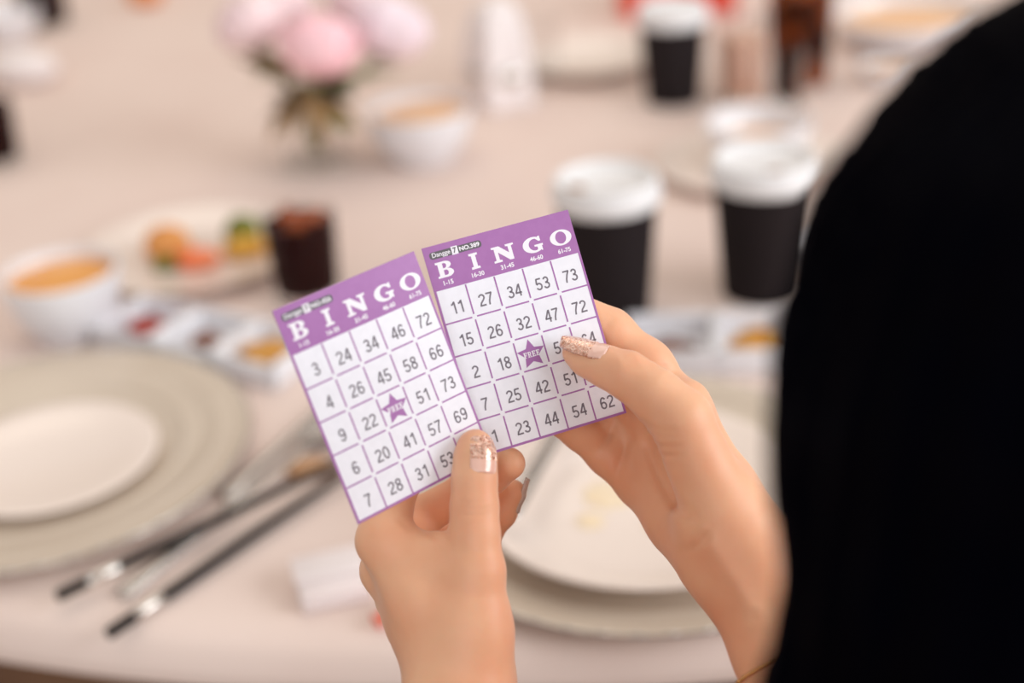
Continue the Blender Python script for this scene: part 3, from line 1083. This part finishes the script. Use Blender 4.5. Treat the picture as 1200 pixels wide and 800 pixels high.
# charger plates with a bright metal edge
def charger(label, loc):
    t = thing('charger_plate', label, 'charger plate', loc, 0, 'taupe charger plates at the near place settings')
    R = 0.162
    k = R / 0.150
    obj('dish', lathe([(0, 0), (0.090 * k, 0), (0.100 * k, 0.002), (0.148 * k, 0.011), (R - 0.0012, 0.0125), (R - 0.002, 0.0145), (0.143 * k, 0.0138), (0.128 * k, 0.0112), (0.126 * k, 0.0120),
                       (0.123 * k, 0.0106), (0.105 * k, 0.0080), (0.102 * k, 0.0088), (0.099 * k, 0.0070), (0.092 * k, 0.0055), (0, 0.0055)], 128), M['charger'], t)
    bm = bmesh.new()
    add_lathe(bm, [(R - 0.0014 + 0.0012 * math.cos(a), 0.0137 + 0.0011 * math.sin(a)) for a in np.linspace(0, 2 * PI, 10, endpoint=False)], 160, True)
    for i in range(48):
        a = 2 * PI * i / 48
        bmesh.ops.create_uvsphere(bm, u_segments=12, v_segments=8, radius=0.0022, matrix=Matrix.Translation(((R - 0.0014) * math.cos(a), (R - 0.0014) * math.sin(a), 0.0140)) @ Matrix.Rotation(a, 4, 'Z') @ Matrix.Diagonal((0.8, 1.9, 0.8, 1)))
    obj('beaded_rim', bm, M['silver'], t)['label'] = 'shiny beaded silver edge'
    return t


c1 = on(50, 544)
c2 = on(752, 590)
charger('taupe charger plate with silver edge at far left, above the chopsticks', c1)
charger('taupe charger plate with silver edge under the white dinner plate, behind the wrists', c2)


def plate(name, label, cat, loc, R, h, group=None, stain=None):
    t = thing(name, label, cat, loc, 0, group)
    bm = lathe([(0, 0.0), (R * 0.55, 0.0), (R * 0.58, 0.002), (R * 0.66, 0.003), (R * 0.985, h * 0.86), (R, h * 0.94), (R * 0.99, h), (R * 0.94, h * 0.95), (R * 0.70, 0.0065), (R * 0.62, 0.005), (0, 0.005)], 96)
    obj('dish', bm, M['china'], t)
    if stain:
        obj('sauce_smear', stain, M['smear'], t)
    return t


M['smear'] = mat('pale_yellow_sauce', (244, 226, 198), 0.35, noise=(60, (242, 218, 182), 0.4, 0.65))
plate('side_plate', 'flat white plate centred on the charger at far left', 'plate', (on(62, 551)[0], on(62, 551)[1], c1[2] + 0.0056), 0.082, 0.008, 'white plates on chargers')
bm = bmesh.new()
for px_, py_, r_ in ((0.01, 0.035, 0.026), (-0.02, 0.02, 0.018), (0.03, 0.01, 0.016), (-0.035, -0.01, 0.010), (0.012, -0.02, 0.012)):
    n_ = 20
    rad = [r_ * (1 + 0.25 * math.sin(3 * k + px_ * 200) * 0.6 + 0.12 * math.sin(k * 2.3)) for k in range(n_)]
    vs_ = [bm.verts.new((px_ + rad[k] * math.cos(2 * PI * k / n_), py_ + rad[k] * math.sin(2 * PI * k / n_), 0.0054)) for k in range(n_)]
    ct = bm.verts.new((px_, py_, 0.0062))
    for k in range(n_):
        bm.faces.new((vs_[k], vs_[(k + 1) % n_], ct))
plate('dinner_plate', 'white dinner plate with pale yellow sauce traces, behind the right wrist', 'plate', (on(752, 617)[0], on(752, 617)[1], c2[2] + 0.0088), 0.112, 0.024,
      'white plates on chargers', bm)


# cups
def paper_cup(label, loc, s=1.0, rz=0.0, hole=False):
    t = thing('paper_cup', label, 'paper cup', loc, rz, 'black takeaway coffee cups')
    H = 0.104 * s
    bm = lathe([(0, 0.004), (0.0295 * s, 0.004), (0.0300 * s, 0.0), (0.0318 * s, 0.0), (0.0400 * s, H), (0.0384 * s, H), (0.0310 * s, 0.008), (0, 0.008)], 64)
    obj('cup_body', bm, M['cup_black'], t)
    r = 0.0430 * s
    bm = lathe([(0.0402 * s, H - 0.010), (r - 0.0016, H - 0.011), (r, H - 0.008), (r, H - 0.002), (r - 0.002, H), (r - 0.0022, H + 0.007), (r - 0.0042, H + 0.0105), (r - 0.008, H + 0.0105),
                (r - 0.0105, H + 0.006), (r - 0.013, H + 0.0045), (0, H + 0.0045), (0, H + 0.002), (r - 0.0044, H + 0.002), (0.0402 * s, H - 0.010)], 64)
    lid = obj('lid', bm, M['lid'], t)
    bm = bmesh.new()
    add_box(bm, (-r * 0.80, -0.007, H + 0.0042), (-r * 0.45, 0.007, H + 0.0066), 0.001)
    obj('sip_hole', bm, M['coffee'], lid)
    return t


paper_cup('black paper cup with white lid right behind the right bingo card', on(715, 363), 1.11, math.radians(20))
paper_cup('black paper cup with white lid beside the dark hair', on(893, 340), 1.12, math.radians(100))
paper_cup('black paper cup with white lid, small and far off at the top', on(789, 117), 1.06, math.radians(60))


# tumblers
def tumbler(label, loc, r, h, fill, m_fill, ice=None, group='drinking glasses on the table', name='drinking_glass'):
    t = thing(name, label, 'glass', loc, 0, group)
    rb = r * 0.86
    obj('glass', lathe([(0, 0), (rb * 0.9, 0), (rb, 0.003), (r, h - 0.001), (r - 0.0008, h), (r - 0.0018, h - 0.001), (rb - 0.0018, 0.008), (rb * 0.8, 0.006), (0, 0.006)], 56), M['glass'], t)
    if fill:
        rf = rb + (r - rb) * fill
        hf = h * fill
        lq = obj('drink', lathe([(0, 0.0065), (rb - 0.004, 0.0062), (rb - 0.0016, 0.009), (rf - 0.0016, hf), (0, hf)], 48), m_fill, t)
        for k in range(ice or 0):
            bm = bmesh.new()
            a = k * 2.3
            add_box(bm, (-0.010, -0.010, -0.009), (0.010, 0.010, 0.009), 0.003)
            rot_ = Matrix.Rotation(a, 4, 'Z') @ Matrix.Rotation(0.5 * a, 4, 'X')
            bm.transform(Matrix.Translation(((r - 0.017) * 0.8 * math.cos(a), (r - 0.017) * 0.8 * math.sin(a), hf - 0.002)) @ rot_)
            obj('ice_cube', bm, M['amber'], lq)
    return t


tumbler('short glass of dark cola just above the left bingo card', on(362, 345), 0.0345, 0.083, 0.90, M['cola'], 3)
tumbler('tall glass of iced cola with amber ice at top right', on(936, 100), 0.041, 0.125, 0.95, M['iced_cola'], 4)
tumbler('glass of dark cola cut off by the left edge of the picture', on(-6, 190), 0.036, 0.085, 0.85, M['cola'])
tumbler('dark brown drink in a glass at the top left corner', on(56, 30), 0.040, 0.090, 0.9, M['cola'])
tumbler('glass of peach coloured juice between the far cup and the iced cola', on(868, 116), 0.030, 0.110, 0.75, M['peach'])
tumbler('empty clear glass in front of the iced cola', on(912, 150), 0.030, 0.095, 0, None)


# bowls of soup
def bowl(label, loc, R, h, m_soup, m_bowl, fill=0.78, name='soup_bowl', cat='bowl', group='white bowls of soup', k=0.62):
    t = thing(name, label, cat, loc, 0, group)
    th = 0.004
    obj('bowl', lathe([(0, 0.003), (R * 0.5, 0.003), (R * 0.52, 0), (R * 0.58, 0), (R * k, 0.006), (R * 0.86, h * 0.35), (R * 0.96, h * 0.7), (R, h - 0.001), (R - th / 2, h), (R - th, h - 0.001),
                       (R * 0.955 - th, h * 0.7), (R * 0.85 - th, h * 0.37), (R * 0.5, 0.009), (0, 0.008)], 72), m_bowl, t)
    rf = (R * 0.96 - th) if fill > 0.69 else R * 0.9 - th
    obj('soup', lathe([(0, h * fill - 0.003), (rf + (R - R * 0.96) * (fill - 0.7) / 0.3 - 0.0005, h * fill - 0.001), (rf - 0.004, h * fill), (0, h * fill + 0.0005)], 48), m_soup, t)
    return t


bowl('white bowl of orange soup at left, above the charger plate', on(86, 390), 0.053, 0.063, M['soup'], M['china_cool'], 0.86)
bowl('white bowl of creamy orange soup beside the pink flowers', on(497, 186), 0.061, 0.062, M['soup_pale'], M['china_cool'], 0.84)
bowl('wide grey-white bowl of orange soup at the top right', on(1060, 52), 0.098, 0.045, M['soup_pale'], M['china_cool'], 0.7)
bowl('white bowl behind the coffee cup beside the hair', on(888, 197, 0.006), 0.058, 0.050, M['soup_pale'], M['china_cool'], 0.5)

# plate of food
pc = on(228, 305)
plate('serving_plate', 'white plate of fried food and vegetables left of the cola glass', 'plate', pc, 0.112, 0.016)


def lump(name, label, cat, loc, r, m, sq=(1, 1, 1), seed=0, bumpy=0.18, group=None):
    bm = bmesh.new()
    bmesh.ops.create_icosphere(bm, subdivisions=4, radius=1.0)
    rs = np.random.default_rng(seed)
    dirs = rs.normal(size=(14, 3))
    dirs /= np.linalg.norm(dirs, axis=1)[:, None]
    for v in bm.verts:
        n_ = np.array(v.co.normalized())
        f = 1 + bumpy * float(sum(math.exp(-6 * (1 - n_ @ d)) for d in dirs)) * 0.5 - bumpy * 0.4
        v.co = Vector((n_[0] * r * f * sq[0], n_[1] * r * f * sq[1], n_[2] * r * f * sq[2]))
    zmin = min(v.co.z for v in bm.verts)
    for v in bm.verts:
        v.co.z = max(v.co.z, zmin * 0.8)
    zm = min(v.co.z for v in bm.verts)
    for v in bm.verts:
        v.co.z -= zm
    o = obj(name, bm, m, None, loc)
    tag(o, label, cat, group)
    return o


def onplate(px, py, h=0.006):
    g = ground(px, py, h)
    return (float(g[0]), float(g[1]), TABLE_Z + h)


lump('fried_cutlet', 'golden fried piece at left on the plate of food', 'food', onplate(200, 303), 0.021, M['crust'], (1.0, 0.8, 0.95), 1)
lump('lettuce_leaf', 'small green leaf under the golden fried piece', 'food', onplate(196, 315), 0.012, M['broccoli'], (1.2, 0.6, 0.5), 2)
lump('prawn', 'orange-red piece beside the golden fried piece', 'food', onplate(234, 312), 0.017, M['tomato'], (1.15, 0.8, 0.6), 3)
lump('broccoli_floret', 'green floret on the plate nearest the cola glass', 'food', onplate(286, 288), 0.018, M['broccoli'], (1.05, 0.9, 0.75), 4, 0.4)
lump('squash_wedge', 'yellow wedge below the green floret', 'food', onplate(290, 299), 0.019, M['squash'], (1.15, 0.7, 0.6), 5)


# sauce dishes with compartments
def sauce_dish(label, p0, p1, width, sauces, group='white compartment dishes of relish'):
    a, b = Vector(on(*p0)), Vector(on(*p1))
    L = (b - a).length
    t = thing('sauce_dish', label, 'sauce dish', ((a + b) / 2), math.atan2(b.y - a.y, b.x - a.x), group)
    n_ = len(sauces)
    W, h = width, 0.022
    bm = bmesh.new()
    add_box(bm, (-L / 2, -W / 2, 0.0), (L / 2, W / 2, 0.006), 0.002)
    for s_ in (-1, 1):
        add_box(bm, (-L / 2, s_ * W / 2 - 0.004 if s_ > 0 else -W / 2, 0.004), (L / 2, W / 2 if s_ > 0 else -W / 2 + 0.004, h), 0.0015)
    for k in range(n_ + 1):
        x = -L / 2 + L * k / n_
        x0, x1 = (x, x + 0.005) if k == 0 else ((x - 0.005, x) if k == n_ else (x - 0.005, x + 0.005))
        add_box(bm, (x0, -W / 2, 0.004), (x1, W / 2, h), 0.0015)
    obj('dish', bm, M['china_cool'], t)
    for k, s_ in enumerate(sauces):
        if s_ is None:
            continue
        m_, fx, fy, hh = s_
        x = -L / 2 + L * (k + 0.5) / n_
        bm = bmesh.new()
        bmesh.ops.create_icosphere(bm, subdivisions=3, radius=1.0)
        for v in bm.verts:
            v.co = Vector((x + v.co.x * fx * L / n_ / 2, v.co.y * fy * W / 2, 0.006 + max(v.co.z, 0) * hh + 0.0015 * math.sin(v.co.x * 5 + v.co.y * 4)))
        obj('sauce', bm, m_, t)
    return t


sauce_dish('white three-part sauce dish above the left charger, with red, brown and golden sauces', (142, 388), (354, 436), 0.072,
           [(M['red_sauce'], .62, .5, .014), (M['brown_sauce'], .45, .4, .012), (M['mustard'], .8, .62, .015)])
sauce_dish('white sauce dish with golden relish between the right hand and the hair', (735, 418), (945, 412), 0.075,
           [(M['brown_sauce'], .6, .35, .007), (M['mustard'], .75, .62, .013)])
bowl('small white dish added in place of a blurred glint beside the hair', on(974, 326), 0.030, 0.036, M['soup_pale'], M['china_cool'], 0.5, 'relish_dish', 'dish', 'small dishes')  # added dish, its white edge stands in for a glint of light
sd = on(1040, 96)
bowl('small white dish of golden relish at the hair, below the wide bowl', sd, 0.036, 0.022, M['mustard'], M['china_cool'], 0.7, 'relish_dish', 'dish', 'small dishes')
plate('bread_plate', 'white plate left of the coffee cup beside the hair', 'plate', on(880, 200), 0.105, 0.014)
plate('bread_plate', 'pale plate left of the far black cup at the top', 'plate', on(690, 82), 0.090, 0.022)


# cutlery
def chopstick(label, p0, p1, h0=0.004, h1=0.004):
    a, b = Vector(on(*p0, h0)), Vector(on(*p1, h1))
    d = (b - a)
    d.normalize()
    L = 0.245
    t = thing('chopstick', label, 'chopstick', a, 0, 'black chopsticks with silver bands')
    P_ = lambda s: d * s
    bm = bmesh.new()
    add_tube(bm, [P_(0.0), P_(0.001), P_(0.021)], [0.003, 0.004, 0.004], 16)
    obj('end_cap', bm, M['black_lacquer'], t)
    bm = bmesh.new()
    add_tube(bm, [P_(0.021), P_(0.0215), P_(0.0435), P_(0.044)], [0.0038, 0.0042, 0.0042, 0.0038], 16)
    obj('silver_band', bm, M['silver'], t)['label'] = 'silver band'
    bm = bmesh.new()
    add_tube(bm, [P_(0.044), P_(0.11), P_(0.19), P_(L - 0.001), P_(L)], [0.004, 0.0038, 0.0032, 0.0025, 0.0016], 16)
    obj('shaft', bm, M['black_lacquer'], t)
    return t


chopstick('upper black chopstick with silver band, its end nearer the charger plate', (70, 714), (398, 566), 0.0100, 0.0170)
chopstick('lower black chopstick with silver band, its end nearest the table edge', (128, 750), (396, 572), 0.0042, 0.0078)


def spoon(name, label, cat, p0, p1, L, kind, group=None):
    a, b = Vector(on(*p0, 0.003)), Vector(on(*p1, 0.003))
    d = b - a
    t = thing(name, label, cat, a, math.atan2(d.y, d.x), group)
    bm = bmesh.new()
    add_tube(bm, [(0, 0, 0), (0.004, 0, 0.0005), (0.03, 0, 0.002), (L * 0.4, 0, 0.004), (L * 0.68, 0, 0.006)], [0.004, 0.0065, 0.0055, 0.0038, 0.0034], 14, 0.35)
    obj('handle', bm, M['steel'], t)
    bm = bmesh.new()
    if kind == 'spoon':
        nA, nR = 32, 8
        for s_ in (0, 1):
            rr = []
            for j in range(nR + 1):
                q = j / nR
                ring = []
                for i in range(nA):
                    an_ = 2 * PI * i / nA
                    x = L * 0.84 + q * L * 0.17 * math.cos(an_)
                    y = q * 0.020 * math.sin(an_) * (1 + 0.12 * math.cos(an_))
                    ring.append(bm.verts.new((x, y, 0.0065 - 0.0055 * (1 - q * q) + (0.0009 if s_ else 0))))
                rr.append(ring)
            for ra, rb_ in zip(rr[:-1], rr[1:]):
                for i in range(nA):
                    bm.faces.new((ra[i], ra[(i + 1) % nA], rb_[(i + 1) % nA], rb_[i]))
        bmesh.ops.remove_doubles(bm, verts=bm.verts, dist=1e-6)
        obj('spoon_bowl', bm, M['steel'], t)
    elif kind == 'knife':
        add_tube(bm, [(L * 0.66, 0, 0.005), (L * 0.72, 0, 0.005), (L * 0.9, 0.001, 0.005), (L, 0.004, 0.005)], [0.0035, 0.008, 0.0085, 0.002], 14, 0.14)
        obj('blade', bm, M['steel'], t)
    else:
        add_tube(bm, [(L * 0.66, 0, 0.006), (L * 0.72, 0, 0.004), (L * 0.78, 0, 0.003)], [0.0034, 0.009, 0.0115], 14, 0.16)
        obj('fork_head', bm, M['steel'], t)
        for k in range(4):
            bm = bmesh.new()
            y = -0.0093 + k * 0.0062
            add_tube(bm, [(L * 0.775, y, 0.003), (L * 0.88, y, 0.004), (L, y, 0.0085)], [0.0019, 0.0017, 0.0009], 10, 0.6)
            obj('tine', bm, M['steel'], t)
    return t


spoon('spoon', 'silver spoon beside the left charger, its handle end near the chopstick bands', 'spoon', (142, 703), (400, 507), 0.285, 'spoon', 'silver cutlery')
spoon('knife', 'silver knife between the spoon and the left charger plate', 'knife', (262, 588), (412, 462), 0.24, 'knife', 'silver cutlery')

# knife resting on the right-hand plate
kh = thing('knife', 'silver knife leaning on the left rim of the white dinner plate', 'knife', on(598, 666, 0.040), 0, 'silver cutlery')
d = Vector(on(690, 500, 0.040)) - Vector(on(598, 666, 0.040))
d.normalize()
bm = bmesh.new()
add_tube(bm, [d * 0.0, d * 0.004, d * 0.05, d * 0.11], [0.005, 0.0075, 0.0065, 0.0045], 16, 0.5)
obj('handle', bm, M['steel'], kh)
bm = bmesh.new()
add_tube(bm, [d * 0.108, d * 0.125, d * 0.18, d * 0.205], [0.0045, 0.009, 0.0095, 0.002], 16, 0.14)
obj('blade', bm, M['steel'], kh)

# chopstick rest
rc = on(364, 552)
bm = lathe([(0, 0), (0.011, 0), (0.013, 0.003), (0.011, 0.006), (0.006, 0.0052), (0, 0.005)], 32)
bm.transform(Matrix.Scale(1.5, 4, (1, 0, 0)))
tag(obj('chopstick_rest', bm, M['tan'], None, rc), 'small tan rest beside the chopsticks at the left card edge', 'chopstick rest')

# small clear plastic pack
pk = thing('sweet_box', 'small clear plastic box with pale pink contents beside the left hand', 'box', on(390, 692), math.radians(14))
bm = bmesh.new()
add_box(bm, (-0.022, -0.020, 0.0), (0.022, 0.020, 0.013), 0.002)
obj('tray', bm, M['film'], pk)
bm = bmesh.new()
add_box(bm, (-0.0235, -0.006, 0.013), (0.0235, 0.0225, 0.0165), 0.0014)
obj('lid', bm, M['film'], pk)
bm = bmesh.new()
add_box(bm, (-0.019, -0.017, 0.0015), (0.019, 0.017, 0.0105), 0.004)
obj('contents', bm, M['sweet'], pk)
cw = thing('sweet_wrapper', 'coral red wrapper mostly hidden behind the left hand', 'wrapper', on(466, 722), math.radians(40))
bm = bmesh.new()
add_tube(bm, [(-0.016, 0, 0.005), (-0.011, 0, 0.005), (-0.008, 0, 0.006), (0, 0, 0.0065), (0.008, 0, 0.006), (0.011, 0, 0.005), (0.016, 0, 0.005)], [0.006, 0.0025, 0.006, 0.0068, 0.006, 0.0025, 0.006], 16, 0.8)
obj('foil', bm, M['coral'], cw)


# ------------------------------------------------------------------ flowers
def bloom(name, m, parent, loc, r, seed, tilt=(0, 0)):
    """layered petal bloom, one mesh"""
    rs = random.Random(seed)
    V, Fc = [], []
    for layer, (n_, rad, p1) in enumerate([(4, 0.42, 0.93), (5, 0.58, 0.86), (6, 0.74, 0.78), (7, 0.88, 0.69), (8, 1.0, 0.58)]):
        for k in range(n_):
            a = 2 * PI * (k + 0.5 * (layer % 2)) / n_ + rs.uniform(-.15, .15)
            b = len(V)
            nu, nw = 8, 8
            for j in range(nw + 1):
                t = j / nw
                for i in range(nu + 1):
                    x = i / nu * 2 - 1
                    phi = PI * (0.10 + (p1 - 0.10) * t * (1 - 0.10 * x * x * t))
                    wdt = (0.35 + 0.65 * math.sin(PI * min(1, t * 0.75 + 0.1))) * 4.4 / n_
                    flare = 1 + 0.10 * t * t * (1 if layer > 2 else 0) + 0.03 * math.sin(4 * x + k)
                    ca = a + x * wdt
                    rr = rad * math.sin(phi) * flare
                    V.append((rr * math.cos(ca) * r, rr * math.sin(ca) * r, (-math.cos(phi) * (0.62 + 0.38 * rad)) * r * 0.95))
            for j in range(nw):
                for i in range(nu):
                    p = b + j * (nu + 1) + i
                    Fc.append((p, p + 1, p + nu + 2, p + nu + 1))
    o = pydata(name, V, Fc, m, parent)
    sol = o.modifiers.new('thick', 'SOLIDIFY')
    sol.thickness = 0.0008
    o.location = loc
    o.rotation_euler = (tilt[0], tilt[1], seed)
    return o


def leaf_mesh(name, m, parent, base, d, L, w_, droop=0.3):
    base, d = Vector(base), Vector(d).normalized()
    s_ = d.cross(Vector((0, 0, 1)))
    s_ = s_.normalized() if s_.length > 0.01 else Vector((1, 0, 0))
    V, Fc = [], []
    nL = 10
    for j in range(nL + 1):
        t = j / nL
        hw = w_ * math.sin(PI * t) ** 0.8 * (1 - 0.3 * t) + 0.0004
        c = base + d * (L * t) - Vector((0, 0, droop * L * t * t))
        up_ = Vector((0, 0, 0.25 * hw))
        V += [c - s_ * hw + up_, c, c + s_ * hw + up_]
    for j in range(nL):
        for i in range(2):
            p = j * 3 + i
            Fc.append((p, p + 1, p + 4, p + 3))
    o = pydata(name, [tuple(v) for v in V], Fc, m, parent)
    sol = o.modifiers.new('thick', 'SOLIDIFY')
    sol.thickness = 0.0006
    return o


fc = Vector(on(372, 195))
fl = thing('flower_arrangement', 'pink flower arrangement in a clear vase at the top of the table', 'flowers', fc)
obj('vase', lathe([(0, 0), (0.030, 0), (0.033, 0.003), (0.036, 0.05), (0.030, 0.085), (0.033, 0.095), (0.0315, 0.0955), (0.0282, 0.085), (0.034, 0.05), (0.031, 0.008), (0, 0.006)], 48), M['glass'], fl)


def at_plane(px, py, y):
    d_ = FW + RT * (px - 600) / F_PX - UP * (py - 400) / F_PX
    return Vector(CAM + d_ * ((y - CAM[1]) / d_[1]))


def rel(px, py, dy=0.0):
    return at_plane(px, py, fc.y + dy) - fc


bs = []
for px_, py_, dy, r_, m_, sd_, tl in ((374, 50, -0.03, 0.042, 'rose', 3, (0.5, 0)), (292, 22, 0.02, 0.038, 'rose_pale', 5, (0.4, -0.5)), (456, 30, 0.03, 0.044, 'rose_lilac', 8, (0.4, 0.5)),
                                      (335, 2, 0.07, 0.030, 'rose_pale', 9, (0.1, 0)), (418, -2, 0.07, 0.034, 'rose_pale', 12, (0.1, 0))):
    p = rel(px_, py_, dy)
    bloom('rose_bloom', M[m_], fl, p, r_, sd_, tl)
    bs.append(p)
for p in bs:
    bm = bmesh.new()
    add_tube(bm, [(p.x * 0.05, p.y * 0.05, 0.02), (p.x * 0.25, p.y * 0.25, 0.08), (p.x * 0.8, p.y * 0.8, p.z * 0.75), p - Vector((0, 0, 0.012))], [0.0022, 0.0022, 0.002, 0.003], 10)
    obj('stem', bm, M['leaf'], fl)
rs = random.Random(4)
for k in range(20):
    a = rs.uniform(0, 2 * PI)
    z0 = rs.uniform(0.055, 0.115)
    m_ = M[rs.choice(['leaf', 'leaf', 'dark_leaf', 'dark_leaf', 'dry_leaf'])]
    leaf_mesh('leaf', m_, fl, (0.012 * math.cos(a), 0.012 * math.sin(a), z0), (math.cos(a), math.sin(a), rs.uniform(-0.1, 0.7)), rs.uniform(0.04, 0.062), rs.uniform(0.010, 0.015), rs.uniform(0.2, 0.6))
for k in range(12):
    a = rs.uniform(0, 2 * PI)
    leaf_mesh('leaf', M['dry_leaf'], fl, (0.008 * math.cos(a), 0.008 * math.sin(a), rs.uniform(0.075, 0.095)), (math.cos(a), math.sin(a), rs.uniform(-0.5, 0.1)), rs.uniform(0.035, 0.06), rs.uniform(0.009, 0.014), 0.5)
for px_, py_, dy in ((448, 82, 0.0), (462, 80, 0.01), (436, 90, 0.0), (430, 86, -0.01), (278, 66, 0.0), (300, 72, 0.0), (312, 60, 0.01), (290, 55, 0.02)):
    p = rel(px_, py_, dy)
    m_ = M['leaf'] if px_ > 400 else M['dry_leaf']
    base_ = Vector((p.x * 0.3, p.y * 0.3, 0.10))
    leaf_mesh('leaf', m_, fl, base_, p - base_, (p - base_).length * 1.1, 0.013, 0.05)

# ------------------------------------------------------------------ far side
# white coffee pot with a dark handle knob
nb = Vector(on(588, 118))
np_ = thing('folded_napkin', 'white folded napkin standing behind the creamy soup bowl', 'napkin', nb, 0.3)
bm = bmesh.new()
nA = 40
prof_n = [(0.044, 0.0), (0.043, 0.03), (0.040, 0.06), (0.036, 0.090), (0.028, 0.115), (0.016, 0.128), (0.004, 0.132)]
for s_ in (1.0, 0.92):
    rr = []
    for r_, z_ in prof_n:
        rr.append([bm.verts.new((s_ * r_ * math.cos(2 * PI * i / nA) * (1 + 0.16 * math.sin(5 * 2 * PI * i / nA)), s_ * r_ * math.sin(2 * PI * i / nA) * (1 + 0.16 * math.sin(5 * 2 * PI * i / nA)), z_ * s_))
                   for i in range(nA)])
    for ra, rb_ in zip(rr[:-1], rr[1:]):
        for i in range(nA):
            bm.faces.new((ra[i], ra[(i + 1) % nA], rb_[(i + 1) % nA], rb_[i]))
    bm.faces.new(rr[-1])
obj('linen', bm, M['napkin'], np_)
bm = bmesh.new()
add_lathe(bm, [(0.0405 + 0.0035 * math.cos(a), 0.040 + 0.010 * math.sin(a)) for a in np.linspace(0, 2 * PI, 12, endpoint=False)], 48, True)
obj('napkin_ring', bm, M['silver'], np_)
tumbler('empty clear glass right of the white folded napkin', on(632, 92), 0.030, 0.080, 0, None)

rb = thing('card_box', 'red card box at the top edge behind the far black cup', 'box', on(792, 12), 0.05)
bm = bmesh.new()
add_box(bm, (-0.085, -0.04, 0.0), (0.085, 0.04, 0.045), 0.002)
obj('base', bm, M['red'], rb)
bm = bmesh.new()
add_box(bm, (-0.087, -0.042, 0.035), (0.087, 0.042, 0.050), 0.002)
obj('lid', bm, M['red'], rb)
lump('orange', 'orange fruit at the top edge, left of the flowers', 'fruit', on(172, 4), 0.030, M['orange'], (1, 1, 0.92), 21, 0.05)
bowl('white bowl at the top left corner, beside the dark drink', on(12, 45), 0.055, 0.05, M['soup_pale'], M['china_cool'], 0.3)
lump('crumpled_napkin', 'crumpled white napkin at the left edge, above the dark cola glass', 'napkin', on(22, 92), 0.045, M['napkin'], (1.3, 0.9, 0.5), 33, 0.35)
